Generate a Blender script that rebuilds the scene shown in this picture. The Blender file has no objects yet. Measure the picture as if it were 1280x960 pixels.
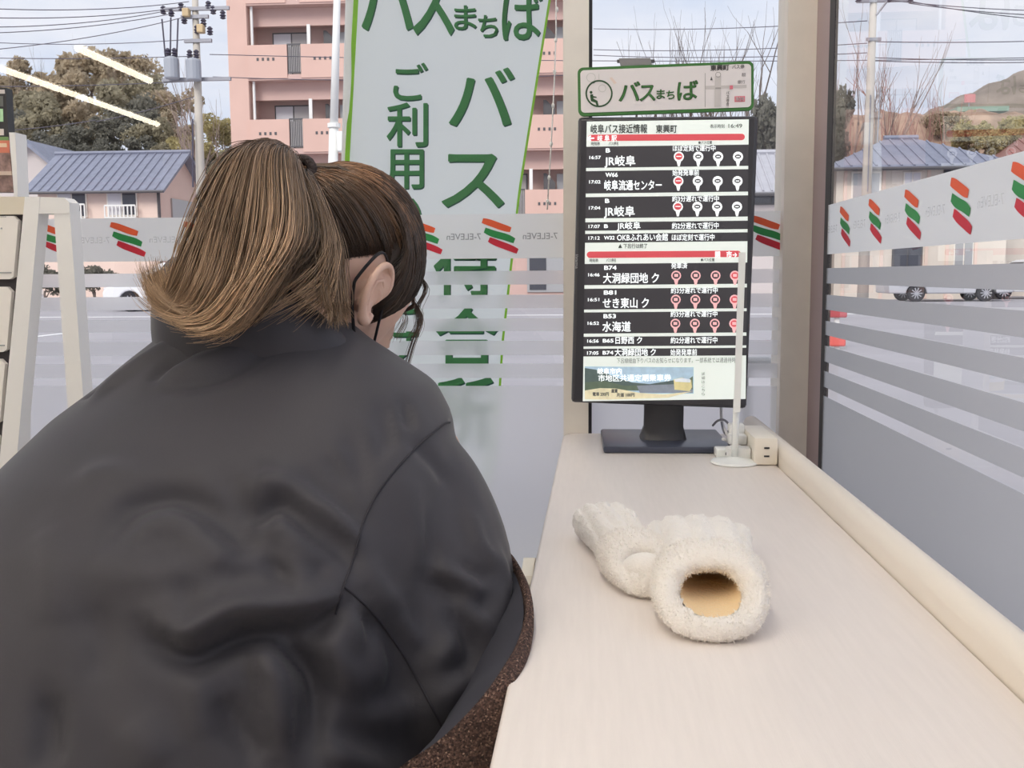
import bpy, bmesh, math, random
import numpy as np
from mathutils import Matrix, Vector
from mathutils.bvhtree import BVHTree

rnd = random.Random(7)
nrs = np.random.RandomState(11)
SC = bpy.context.scene
COL = SC.collection

# ------------------------------------------------------------------ camera, sky, sun, lamps, exposure
F = 1250.0                                   # focal length in pixels of the 1280 x 960 frame
CAM = Vector((0.0, 0.0, 1.03))
ROLL = -0.007
_cx = math.cos(ROLL) * 82 - math.sin(ROLL) * 137
_cy = math.sin(ROLL) * 82 + math.cos(ROLL) * 137
PITCH = math.atan(_cy / F)
YAW = math.atan(_cx / F * math.cos(PITCH))
RM = Matrix.Rotation(YAW, 3, 'Z') @ Matrix.Rotation(math.pi / 2 - PITCH, 3, 'X') @ Matrix.Rotation(ROLL, 3, 'Z')
cam_d = bpy.data.cameras.new('camera')
cam_d.sensor_width = 36.0
cam_d.lens = F / 1280 * 36.0
cam_d.clip_end = 1500
cam = bpy.data.objects.new('camera', cam_d)
COL.objects.link(cam)
cam.matrix_world = Matrix.Translation(CAM) @ RM.to_4x4()
SC.camera = cam

SC.view_settings.view_transform = 'Standard'
SC.view_settings.look = 'None'
SC.view_settings.gamma = 1.0
SC.view_settings.use_curve_mapping = False
SC.view_settings.exposure = 0.5
SC.cycles.max_bounces = 14
SC.cycles.transparent_max_bounces = 24
SC.cycles.transmission_bounces = 10
SC.cycles.caustics_reflective = False
SC.cycles.caustics_refractive = True
SC.cycles.sample_clamp_indirect = 6.0

world = bpy.data.worlds.new('overcast_sky')
SC.world = world
world.use_nodes = True
wn = world.node_tree
wn.nodes.clear()
w_out = wn.nodes.new('ShaderNodeOutputWorld')
w_bg = wn.nodes.new('ShaderNodeBackground')
w_tc = wn.nodes.new('ShaderNodeTexCoord')
w_mp = wn.nodes.new('ShaderNodeMapping')
w_mp.inputs['Scale'].default_value = (1.0, 1.0, 3.0)
w_nz = wn.nodes.new('ShaderNodeTexNoise')
w_nz.inputs['Scale'].default_value = 3.2
w_nz.inputs['Detail'].default_value = 7
w_nz.inputs['Roughness'].default_value = 0.55
w_rp = wn.nodes.new('ShaderNodeValToRGB')
w_rp.color_ramp.elements[0].position = 0.36
w_rp.color_ramp.elements[0].color = (0.50, 0.55, 0.67, 1)
w_rp.color_ramp.elements[1].position = 0.62
w_rp.color_ramp.elements[1].color = (0.70, 0.695, 0.745, 1)
wn.links.new(w_tc.outputs['Generated'], w_mp.inputs['Vector'])
wn.links.new(w_mp.outputs['Vector'], w_nz.inputs['Vector'])
wn.links.new(w_nz.outputs['Fac'], w_rp.inputs['Fac'])
wn.links.new(w_rp.outputs['Color'], w_bg.inputs['Color'])
w_bg.inputs['Strength'].default_value = 1.0
wn.links.new(w_bg.outputs['Background'], w_out.inputs['Surface'])

sun_d = bpy.data.lights.new('sun', 'SUN')
sun_d.energy = 1.8
sun_d.angle = math.radians(25)
sun_d.color = (1.0, 0.95, 0.88)
sun = bpy.data.objects.new('sun', sun_d)
COL.objects.link(sun)
sun.rotation_euler = (math.radians(52), 0, math.radians(-25))

FILL_E = 17.8      # emission of the added fill tubes
# two ceiling tubes, then unseen fill tubes added to brighten the room: x, y of the near and far end (they run along the counter)
LAMPS = [(-4.43, -1.9, -6.7), (-3.51, -3.16, -4.4), (-1.3, -1.75, 0.45), (-2.7, -1.75, 0.45), (-0.3, -1.75, 1.55), (-5.6, -1.75, 0.45), (-4.2, -1.75, 0.45)]

# ------------------------------------------------------------------ helpers
def ray(px, py):
    d = RM @ Vector(((px - 640) / F, (480 - py) / F, -1.0))
    return d / d.y

def at(px, py, y):
    """the point that stands at distance y along the counter and shows at px, py"""
    return CAM + ray(px, py) * y

def s2l(c):
    return tuple((v / 12.92 if v <= 0.04045 else ((v + 0.055) / 1.055) ** 2.4) for v in c)

def rgb(r, g, b):
    return s2l((r / 255, g / 255, b / 255))

def wmat(o):
    m = o.matrix_basis.copy()
    while o.parent is not None:
        o = o.parent
        m = o.matrix_basis @ m
    return m

MATS = {}
def mat(name, col, rough=0.6, metal=0.0, var=0.0, vscale=8.0, bump=0.0, bscale=60.0, emit=0.0, spec=0.5, stretch=None, sheen=0.0, trans=0.0):
    """a procedural material: base colour with noise variation and noise relief"""
    if name in MATS:
        return MATS[name]
    m = bpy.data.materials.new(name)
    m.use_nodes = True
    nt = m.node_tree
    b = nt.nodes['Principled BSDF']
    b.inputs['Base Color'].default_value = (*col, 1)
    b.inputs['Roughness'].default_value = rough
    b.inputs['Metallic'].default_value = metal
    b.inputs['Specular IOR Level'].default_value = spec
    if sheen:
        b.inputs['Sheen Weight'].default_value = sheen
    if trans:
        b.inputs['Transmission Weight'].default_value = trans
    if emit:
        b.inputs['Emission Color'].default_value = (*col, 1)
        b.inputs['Emission Strength'].default_value = emit
    if var or bump:
        tc = nt.nodes.new('ShaderNodeTexCoord')
        mp = nt.nodes.new('ShaderNodeMapping')
        if stretch:
            mp.inputs['Scale'].default_value = stretch
        nt.links.new(tc.outputs['Object'], mp.inputs['Vector'])
    if var:
        nz = nt.nodes.new('ShaderNodeTexNoise')
        nz.inputs['Scale'].default_value = vscale
        nz.inputs['Detail'].default_value = 5
        nt.links.new(mp.outputs['Vector'], nz.inputs['Vector'])
        rp = nt.nodes.new('ShaderNodeValToRGB')
        rp.color_ramp.elements[0].position = 0.3
        rp.color_ramp.elements[1].position = 0.7
        rp.color_ramp.elements[0].color = (*[c * (1 - var) for c in col], 1)
        rp.color_ramp.elements[1].color = (*[min(1, c * (1 + var)) for c in col], 1)
        nt.links.new(nz.outputs['Fac'], rp.inputs['Fac'])
        nt.links.new(rp.outputs['Color'], b.inputs['Base Color'])
        if emit:
            nt.links.new(rp.outputs['Color'], b.inputs['Emission Color'])
    if bump:
        n2 = nt.nodes.new('ShaderNodeTexNoise')
        n2.inputs['Scale'].default_value = bscale
        n2.inputs['Detail'].default_value = 3
        nt.links.new(mp.outputs['Vector'], n2.inputs['Vector'])
        bp = nt.nodes.new('ShaderNodeBump')
        bp.inputs['Strength'].default_value = bump
        bp.inputs['Distance'].default_value = 0.01
        nt.links.new(n2.outputs['Fac'], bp.inputs['Height'])
        nt.links.new(bp.outputs['Normal'], b.inputs['Normal'])
    MATS[name] = m
    return m

class MB:
    """collects shapes, then links them as one mesh object"""
    def __init__(s):
        s.v = []; s.f = []; s.n = 0; s.mi = []; s.cur = 0
    def add(s, verts, faces):
        a = np.asarray(verts, float).reshape(-1, 3)
        s.v.append(a)
        for f in faces:
            s.f.append([i + s.n for i in f]); s.mi.append(s.cur)
        s.n += len(a)
        return s
    def box(s, x0, y0, z0, x1, y1, z1, M=None):
        v = [Vector((x, y, z)) for z in (z0, z1) for y in (y0, y1) for x in (x0, x1)]
        if M is not None: v = [M @ p for p in v]
        return s.add([tuple(p) for p in v], [(0, 2, 3, 1), (4, 5, 7, 6), (0, 1, 5, 4), (2, 6, 7, 3), (0, 4, 6, 2), (1, 3, 7, 5)])
    def rbox(s, x0, y0, z0, x1, y1, z1, r, M=None, seg=2):
        """box with rounded edges"""
        bm = bmesh.new()
        bmesh.ops.create_cube(bm, size=1)
        for v in bm.verts:
            v.co = Vector((x0 + (v.co.x + .5) * (x1 - x0), y0 + (v.co.y + .5) * (y1 - y0), z0 + (v.co.z + .5) * (z1 - z0)))
        bmesh.ops.bevel(bm, geom=list(bm.edges), offset=r, segments=seg, affect='EDGES', profile=0.5)
        bm.verts.ensure_lookup_table(); bm.verts.index_update()
        vs = [tuple(M @ v.co) if M is not None else tuple(v.co) for v in bm.verts]
        fs = [[v.index for v in f.verts] for f in bm.faces]
        bm.free()
        return s.add(vs, fs)
    def tube(s, pts, rads, n=8, cap=True, flat=1.0):
        P = [Vector(p) for p in pts]
        if not hasattr(rads, '__len__'): rads = [rads] * len(P)
        up = None; vs = []
        for i, p in enumerate(P):
            t = (P[min(i + 1, len(P) - 1)] - P[max(i - 1, 0)]).normalized()
            if up is None:
                up = Vector((0, 0, 1)) if abs(t.z) < .9 else Vector((1, 0, 0))
            a = t.cross(up)
            if a.length < 1e-6: a = t.cross(Vector((0, 1, 0.1)))
            a.normalize(); b = a.cross(t); up = b
            for k in range(n):
                an = 2 * math.pi * k / n
                vs.append(tuple(p + (a * math.cos(an) + b * math.sin(an) * flat) * rads[i]))
        fs = []
        for i in range(len(P) - 1):
            for k in range(n):
                k2 = (k + 1) % n
                fs.append((i * n + k, i * n + k2, (i + 1) * n + k2, (i + 1) * n + k))
        if cap:
            fs.append(tuple(range(n))[::-1]); fs.append(tuple((len(P) - 1) * n + k for k in range(n)))
        return s.add(vs, fs)
    def lathe(s, prof, M=None, n=20):
        """prof: list of (radius, z)"""
        vs = []; fs = []
        for r, z in prof:
            for k in range(n):
                an = 2 * math.pi * k / n
                p = Vector((r * math.cos(an), r * math.sin(an), z))
                vs.append(tuple(M @ p) if M is not None else tuple(p))
        m = len(prof)
        for i in range(m - 1):
            for k in range(n):
                k2 = (k + 1) % n
                fs.append((i * n + k, i * n + k2, (i + 1) * n + k2, (i + 1) * n + k))
        fs.append(tuple(range(n))[::-1]); fs.append(tuple((m - 1) * n + k for k in range(n)))
        return s.add(vs, fs)
    def prism(s, poly, a, b, M=None):
        """poly in local XZ, pushed from y=a to y=b"""
        n = len(poly)
        vs = [Vector((x, a, z)) for x, z in poly] + [Vector((x, b, z)) for x, z in poly]
        if M is not None: vs = [M @ p for p in vs]
        fs = [tuple(range(n)), tuple(range(n, 2 * n))[::-1]]
        for i in range(n):
            j = (i + 1) % n
            fs.append((i, i + n, j + n, j))
        return s.add([tuple(p) for p in vs], fs)
    def loft(s, rings, cap=True, close=True):
        n = len(rings[0]); vs = [tuple(p) for r in rings for p in r]; fs = []
        for i in range(len(rings) - 1):
            for k in range(n if close else n - 1):
                k2 = (k + 1) % n
                fs.append((i * n + k, i * n + k2, (i + 1) * n + k2, (i + 1) * n + k))
        if cap:
            fs.append(tuple(range(n))[::-1]); fs.append(tuple((len(rings) - 1) * n + k for k in range(n)))
        return s.add(vs, fs)
    def mesh(s, name, smooth=False, M=None):
        V = np.concatenate(s.v) if s.v else np.zeros((0, 3))
        me = bpy.data.meshes.new(name)
        if M is not None:
            A = np.array(M)
            V = V @ A[:3, :3].T + A[:3, 3]
        me.from_pydata(V.tolist(), [], s.f)
        if smooth:
            me.polygons.foreach_set('use_smooth', [True] * len(me.polygons))
        if len(set(s.mi)) > 1:
            me.polygons.foreach_set('material_index', s.mi)
        me.update()
        return me
    def build(s, name, m, parent=None, world=True, smooth=False, fixn=True):
        """links the mesh; with world=True the shapes were given in world coordinates"""
        inv = wmat(parent).inverted() if (parent is not None and world) else None
        me = s.mesh(name, smooth, inv)
        if fixn:
            bm = bmesh.new(); bm.from_mesh(me)
            bmesh.ops.recalc_face_normals(bm, faces=bm.faces); bm.to_mesh(me); bm.free()
        return link(name, me, m, parent)

def link(name, me, m=None, parent=None):
    o = bpy.data.objects.new(name, me)
    COL.objects.link(o)
    if m is not None:
        for x in (m if isinstance(m, (list, tuple)) else [m]):
            me.materials.append(x)
    if parent is not None: o.parent = parent
    return o

def tag(o, label=None, cat=None, group=None, kind=None):
    if label: o['label'] = label
    if cat: o['category'] = cat
    if group: o['group'] = group
    if kind: o['kind'] = kind
    return o

def empty(name, loc=(0, 0, 0), rz=0.0, label=None, cat=None, group=None, rot=None):
    o = bpy.data.objects.new(name, None)
    COL.objects.link(o)
    o.location = loc
    o.rotation_euler = rot if rot is not None else (0, 0, rz)
    o.empty_display_size = 0.05
    return tag(o, label, cat, group)

ORD = ('first', 'second', 'third', 'fourth', 'fifth', 'sixth', 'seventh', 'eighth', 'ninth', 'tenth', 'eleventh', 'twelfth', 'thirteenth', 'fourteenth')
def number_left_to_right(objs, form):
    """labels like things one by one, from the left as the photograph shows them"""
    for k, o in enumerate(sorted(objs, key=lambda o: o.location.x / max(.1, o.location.y))):
        o['label'] = form % ORD[k] if len(objs) > 1 else form.replace('%s ', '').replace(' from the left', '')

def copy_tree(o, parent=None):
    c = o.copy(); COL.objects.link(c)
    if parent is not None: c.parent = parent
    for ch in list(o.children):
        copy_tree(ch, c)
    return c

def shade_smooth(o, deg=40):
    me = o.data
    me.polygons.foreach_set('use_smooth', [True] * len(me.polygons))
    try:
        me.set_sharp_from_angle(angle=math.radians(deg))
    except Exception:
        pass
    return o

# lettering: text meshes are gathered per target, turned into flat meshes in one go
TEXTS = []
def text(target, s, M, size, width=None, bold=0.0, spread=0.0006, italic=0.0):
    """M places the text: local x to the right, local y up, origin at the left end of the base line"""
    TEXTS.append((target, s, M, size, width, bold, spread, italic))

def flush_texts():
    obs = []
    for (target, s, M, size, width, bold, spread, italic) in TEXTS:
        cu = bpy.data.curves.new('lettering', 'FONT')
        cu.body = s; cu.size = 1.0; cu.offset = 0.0; cu.resolution_u = 3; cu.shear = italic
        ob = bpy.data.objects.new('lettering', cu); COL.objects.link(ob)
        obs.append(ob)
    bpy.context.view_layer.update()
    dg = bpy.context.evaluated_depsgraph_get()
    for ob, (target, s, M, size, width, bold, spread, italic) in zip(obs, TEXTS):
        me = bpy.data.meshes.new_from_object(ob.evaluated_get(dg))
        n = len(me.vertices)
        if n:
            co = np.empty(n * 3); me.vertices.foreach_get('co', co); co = co.reshape(-1, 3)
            x0, x1 = co[:, 0].min(), co[:, 0].max()
            sx = size
            co[:, 0] -= x0
            if width: sx = width / max(1e-6, (x1 - x0))
            co[:, 0] *= sx; co[:, 1] *= size; co[:, 2] = spread
            A = np.array(M)
            co = co @ A[:3, :3].T + A[:3, 3]
            # bold strokes: the outline printed several times a hair's breadth apart
            fs = [list(p.vertices) for p in me.polygons]
            ex, ey = A[:3, 0] * sx * bold, A[:3, 1] * size * bold
            for dx, dy in (((0, 0),) if bold <= 0 else ((-1, -.4), (1, -.4), (-1, .4), (1, .4), (0, 1), (0, -1), (0, 0))):
                target.add(co + ex * dx + ey * dy, fs)
        bpy.data.meshes.remove(me)
    for ob in obs:
        cu = ob.data
        bpy.data.objects.remove(ob); bpy.data.curves.remove(cu)
    TEXTS.clear()

# ------------------------------------------------------------------ the room
YG = 1.93        # front glass
XG = 0.4334      # glass on the right
ZC = CAM.z
CEIL = 2.70
M_wall = mat('white_wall_paint', rgb(232, 230, 226), 0.8, bump=0.1)
M_floor = mat('floor_tiles', rgb(196, 190, 182), 0.35, var=0.06, vscale=3)
M_ceil = mat('ceiling_board', rgb(240, 239, 236), 0.9, bump=0.15, bscale=90)
M_cream = mat('cream_frame_paint', rgb(240, 233, 224), 0.45, var=0.03, vscale=20)
M_bronze = mat('grey_brown_window_frame', rgb(176, 156, 158), 0.45, 0.1)
M_dark = mat('dark_gasket', rgb(52, 50, 54), 0.6)

def struct(name, mb, m, parent=None, **k):
    o = mb.build(name, m, parent, **k)
    if parent is None: o['kind'] = 'structure'
    return o

struct('floor', MB().box(-7.2, -8.2, -0.12, 0.6, YG + 0.08, 0.0), M_floor)
struct('ceiling', MB().box(-7.2, -8.2, CEIL, 0.6, YG + 0.08, CEIL + 0.3), M_ceil)
struct('wall_left', MB().box(-7.2, -8.2, 0, -7.0, YG + 0.08, CEIL), M_wall)
struct('wall_back', MB().box(-7.0, -8.2, 0, 0.6, -8.0, CEIL), M_wall)
struct('trim_1', MB().box(-0.0265, YG - 0.045, 0, 0.0205, YG + 0.03, CEIL), M_cream)
o = struct('trim_2', MB().box(XG - 0.0535, YG - 0.03, 0, XG - 0.0012, YG + 0.06, CEIL), M_cream)
struct('trim_3', MB().box(XG - 0.001, 1.808, 0, XG + 0.006, YG + 0.0, CEIL), M_bronze)
struct('gasket', MB().box(XG - 0.001, 1.774, 0, XG + 0.005, 1.808, CEIL), M_dark, bpy.data.objects['trim_3'])
struct('gasket', MB().box(0.0205, YG - 0.03, 0, 0.027, YG + 0.02, CEIL), M_dark, bpy.data.objects['trim_1'])

def glass_mat():
    m = bpy.data.materials.new('window_glass'); m.use_nodes = True
    nt = m.node_tree; nt.nodes.clear()
    out = nt.nodes.new('ShaderNodeOutputMaterial')
    mx = nt.nodes.new('ShaderNodeMixShader')
    tr = nt.nodes.new('ShaderNodeBsdfTransparent'); tr.inputs['Color'].default_value = (0.97, 0.985, 0.98, 1)
    gl = nt.nodes.new('ShaderNodeBsdfGlossy'); gl.inputs['Roughness'].default_value = 0.0
    # reflectance of a thin pane, the same from both sides
    lw = nt.nodes.new('ShaderNodeLayerWeight'); lw.inputs['Blend'].default_value = 0.5
    pw_ = nt.nodes.new('ShaderNodeMath'); pw_.operation = 'POWER'; pw_.inputs[1].default_value = 5.0
    mu = nt.nodes.new('ShaderNodeMath'); mu.operation = 'MULTIPLY_ADD'; mu.inputs[1].default_value = 0.7; mu.inputs[2].default_value = 0.06; mu.use_clamp = True
    nt.links.new(lw.outputs['Facing'], pw_.inputs[0]); nt.links.new(pw_.outputs[0], mu.inputs[0]); nt.links.new(mu.outputs[0], mx.inputs[0])
    nt.links.new(tr.outputs[0], mx.inputs[1]); nt.links.new(gl.outputs[0], mx.inputs[2])
    nt.links.new(mx.outputs[0], out.inputs['Surface'])
    return m
M_glass = glass_mat()

def film_mat(name, col, tl, df, rough, tcol):
    """translucent window film: diffusing share tl, white print share df, the rest rough see-through"""
    m = bpy.data.materials.new(name); m.use_nodes = True
    nt = m.node_tree; nt.nodes.clear()
    out = nt.nodes.new('ShaderNodeOutputMaterial')
    a = nt.nodes.new('ShaderNodeBsdfTranslucent'); a.inputs['Color'].default_value = (*col, 1)
    d = nt.nodes.new('ShaderNodeBsdfDiffuse'); d.inputs['Color'].default_value = (*col, 1)
    r = nt.nodes.new('ShaderNodeBsdfRefraction'); r.inputs['Color'].default_value = (*tcol, 1)
    r.inputs['Roughness'].default_value = rough; r.inputs['IOR'].default_value = 1.12
    m1 = nt.nodes.new('ShaderNodeMixShader'); m1.inputs[0].default_value = tl
    m2 = nt.nodes.new('ShaderNodeMixShader'); m2.inputs[0].default_value = df
    nt.links.new(r.outputs[0], m1.inputs[1]); nt.links.new(a.outputs[0], m1.inputs[2])
    nt.links.new(m1.outputs[0], m2.inputs[1]); nt.links.new(d.outputs[0], m2.inputs[2])
    nt.links.new(m2.outputs[0], out.inputs['Surface'])
    return m
M_frost = film_mat('frosted_film', (0.88, 0.88, 0.90), 0.45, 0.18, 0.48, (0.93, 0.93, 0.95))
M_band = film_mat('white_band_film', (0.93, 0.94, 0.95), 0.85, 0.45, 0.5, (0.9, 0.9, 0.9))
M_orange = mat('logo_orange', rgb(228, 92, 52), 0.5)
M_green = mat('logo_green', rgb(38, 140, 72), 0.5)
M_red = mat('logo_red', rgb(200, 34, 58), 0.5)
M_letter = mat('film_lettering_grey', rgb(150, 152, 156), 0.5)
def ink_mat(name, col, cover):
    m = bpy.data.materials.new(name); m.use_nodes = True
    nt = m.node_tree; nt.nodes.clear()
    out = nt.nodes.new('ShaderNodeOutputMaterial'); mx = nt.nodes.new('ShaderNodeMixShader'); mx.inputs[0].default_value = cover
    t = nt.nodes.new('ShaderNodeBsdfTransparent'); d = nt.nodes.new('ShaderNodeBsdfDiffuse'); d.inputs[0].default_value = (*col, 1)
    nt.links.new(t.outputs[0], mx.inputs[1]); nt.links.new(d.outputs[0], mx.inputs[2]); nt.links.new(mx.outputs[0], out.inputs[0])
    return m
M_letter_pale = ink_mat('film_lettering_pale', rgb(190, 192, 196), 0.3)

BZ = [ZC + v for v in (.1158, .0315)]
FROST = [(.0077, -.0185), (-.0381, -.064), (-.0834, -.108), (-.1266, -.1544), (-.171, -.199), (-.2146, -ZC + 0.02)]

def film_strip(name, m, par, z1, z0, a, b, front, t=0.002):
    mb = MB()
    if front: mb.add([(a, YG - t, z0), (b, YG - t, z0), (b, YG - t, z1), (a, YG - t, z1)], [(0, 1, 2, 3)])
    else: mb.add([(XG - t, a, z0), (XG - t, b, z0), (XG - t, b, z1), (XG - t, a, z1)], [(0, 1, 2, 3)])
    return mb.build(name, m, par, fixn=False)

def bar_poly(x0, z0, x1, z1, w, sbend=0.0):
    """a rounded slanting bar as outline points"""
    pts = []; n = 10
    dx, dz = x1 - x0, z1 - z0; L = math.hypot(dx, dz); nx, nz = -dz / L, dx / L
    for k in range(n + 1):
        t = k / n; ww = w * (1 - 0.25 * abs(2 * t - 1) ** 4)
        o_ = sbend * math.sin(2 * math.pi * t)
        pts.append((x0 + dx * t + nx * (ww / 2 + o_), z0 + dz * t + nz * (ww / 2 + o_)))
    for k in range(n, -1, -1):
        t = k / n; ww = w * (1 - 0.25 * abs(2 * t - 1) ** 4)
        o_ = sbend * math.sin(2 * math.pi * t)
        pts.append((x0 + dx * t + nx * (-ww / 2 + o_), z0 + dz * t + nz * (-ww / 2 + o_)))
    return pts
# the stripe emblem seen from behind, in metres around its centre
LOGO = [(M_orange, bar_poly(-.034, .030, .020, .012, .0125, .0004)), (M_green, bar_poly(-.030, .012, .027, -.009, .013, -.0010)),
        (M_red, bar_poly(-.022, -.006, .033, -.029, .0125, -.0004))]

def window(name, a, b, front, logos, texts):
    mb = MB()
    if front: mb.add([(a, YG, 0), (b, YG, 0), (b, YG, CEIL), (a, YG, CEIL)], [(0, 1, 2, 3)])
    else: mb.add([(XG, a, 0), (XG, b, 0), (XG, b, CEIL), (XG, a, CEIL)], [(0, 1, 2, 3)])
    w = mb.build(name, M_glass, fixn=False); w['kind'] = 'structure'
    band = film_strip('printed_band', M_band, w, BZ[0], BZ[1], a, b, front)
    for z1, z0 in FROST:
        film_strip('frosted_strip', M_frost, w, ZC + z1, ZC + z0, a, b, front)
    zc = (BZ[0] + BZ[1]) / 2
    for c in logos:
        for m, poly in LOGO:
            mb = MB()
            for side in (-1, 1):
                q = [((c + x, YG - .0021 - side * .0006, zc + z) if front else (XG - .0021 - side * .0006, c - x, zc + z)) for x, z in poly]
                mb.add(q, [tuple(range(len(q)))])
            mb.build('emblem_stripe', m, band, fixn=False)
    if texts:
        tb = MB(); tp = MB()
        for c, dark in texts:
            # printed to be read from outside, so mirrored from here
            if front: M = Matrix(((-1, 0, 0, c), (0, 0, -1, YG - .0030), (0, 1, 0, zc - .006), (0, 0, 0, 1)))
            else: M = Matrix(((0, 0, 1, XG - .0030), (1, 0, 0, c), (0, 1, 0, zc - .006), (0, 0, 0, 1)))
            text(tb if dark else tp, '7-ELEVEn', M, 0.017, 0.066, bold=0.0, spread=0.0)
        LATER.append((tb, 'lettering', M_letter, band)); LATER.append((tp, 'lettering', M_letter_pale, band))
    return w
LATER = []
lx = [at(625.5 - 96.5 * k, 295, YG).x for k in (0, 1)]
sp = (lx[0] - at(161, 305, YG).x) / 5
cx = [lx[0] - sp * k for k in range(0, 9)]
window('window_1', -7.0, -0.027, True, cx, [(lx[0] + sp / 2 + .036, True), (lx[0] - sp / 2 + .036, True)] + [(lx[0] - sp * (k + .5) + .036, False) for k in (2, 3, 4, 5)])
wx = at(960, 292, YG).x
window('window_2', 0.027, XG - 0.0535, True, [wx, wx - sp], [])
window('window_3', -8.0, 1.78, False, [1.664 - .164 * k for k in range(0, 9)], [(1.664 + .082 - .033 - .164 * k, False) for k in (0, 1, 2, 3, 4)])

# ceiling lamps and added fill lamps
M_tube = mat('fill_tube_light', (1.0, 0.93, 0.82), 0.5, emit=FILL_E)
M_tube2 = mat('lamp_tube_dimmed', (1.0, 0.90, 0.72), 0.5, emit=15.0)
M_lampbody = mat('lamp_body_white', rgb(235, 235, 232), 0.4)
for i, (x, y0, y1) in enumerate(LAMPS):
    lo, hi = min(y0, y1), max(y0, y1)
    r = empty('ceiling_or_fill_lamp', (x, (lo + hi) / 2, CEIL), 0, ['long white ceiling lamp farthest from the counter', 'short white ceiling lamp behind the viewer beside the long one',
              'white fill lamp added above the person', 'white fill lamp added left of the person', 'white fill lamp added near the counter', 'white fill lamp added by the left wall', 'white fill lamp added second from the left wall'][i], 'lamp', 'ceiling lamps')
    MB().rbox(x - .06, lo, CEIL - .045, x + .06, hi, CEIL + .002, .01).build('housing', M_lampbody, r)
    MB().tube([(x, lo + .02, CEIL - .062), (x, hi - .02, CEIL - .062)], .026, 12).build('tube', M_tube2 if i < 2 else M_tube, r, smooth=True)
# ------------------------------------------------------------------ outdoors
M_asph = mat('pale_asphalt', rgb(168, 165, 170), 0.9, var=0.06, vscale=0.6, bump=0.2, bscale=30)
M_walk = mat('pavement_concrete', rgb(186, 182, 180), 0.9, var=0.05, vscale=1.5)
M_line = mat('road_paint_white', rgb(238, 238, 238), 0.8)
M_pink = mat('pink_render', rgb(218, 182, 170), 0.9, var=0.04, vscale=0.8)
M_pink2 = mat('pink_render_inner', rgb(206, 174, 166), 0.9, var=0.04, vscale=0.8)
M_white = mat('white_paint', rgb(236, 236, 234), 0.5)
M_darkpane = mat('dark_window_pane', rgb(70, 72, 82), 0.15, spec=0.6)
M_curt = mat('pale_curtain_pane', rgb(216, 214, 220), 0.6)
M_rail = mat('dark_railing', rgb(84, 82, 86), 0.5)
M_alu = mat('aluminium_grey', rgb(176, 176, 178), 0.4, 0.4)
M_conc = mat('pole_concrete', rgb(196, 188, 178), 0.85, var=0.08, vscale=2)

g = struct('ground', MB().box(-140, YG + 2.4, -0.25, 140, 260, -0.02), M_asph)
struct('pavement', MB().box(-14, YG + 0.09, -0.25, 8, YG + 2.4, -0.01), M_walk)
struct('side_yard', MB().box(0.6, -12, -0.25, 40, YG + 0.09, -0.02), M_asph)
for (xa, xb, ya, yb) in ((-16, -15.85, 14, 19), (-12.9, -12.75, 14, 19), (-9.8, -9.65, 14, 19), (-6.7, -6.55, 14, 19), (4.2, 4.35, 15, 20.5), (-40, 40, 26.0, 26.16), (7.3, 7.45, 15, 20.5), (10.4, 10.55, 15, 20.5)):
    MB().box(xa, ya, -0.03, xb, yb, -0.012).build('painted_line', M_line, g)
gw0, gw1 = at(900, 150, 57).x, at(1050, 150, 57).x
struct('garden_wall', MB().box(gw0, 57, -0.1, gw1, 57.4, at(960, 152, 57).z), mat('retaining_wall_dark', rgb(108, 104, 98), 0.95, var=0.25, vscale=0.9, bump=0.5, bscale=3))

# ---- the pink apartment block
YA = 42.0
xa = at(290, 200, YA).x
KA = YA / F
apt = empty('apartment_building', (xa + 7.5, YA + 4, 0), 0, 'pink apartment block with stacked recessed balconies behind the banner', 'building')
W = 15.1
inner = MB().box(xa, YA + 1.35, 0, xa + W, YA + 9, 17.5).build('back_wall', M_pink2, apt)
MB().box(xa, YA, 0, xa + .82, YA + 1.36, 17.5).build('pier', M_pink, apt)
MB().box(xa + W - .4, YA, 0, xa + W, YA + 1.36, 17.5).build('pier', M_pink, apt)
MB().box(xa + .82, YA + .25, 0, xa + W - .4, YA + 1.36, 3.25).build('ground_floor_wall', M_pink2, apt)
for k in range(5):
    a = xa + 1.4 + 2.75 * k
    w = MB().box(a, YA + .18, .3, a + 1.7, YA + .26, 2.5).build('shutter', M_alu, apt)
    MB().box(a + .1, YA + .15, .4, a + .8, YA + .185, 2.35).build('pane', M_darkpane, w)
slab_t = .22
bays = [(xa + .82 + 4.63 * k, xa + .82 + 4.63 * (k + 1)) for k in range(3)]
win_d = {}
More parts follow.
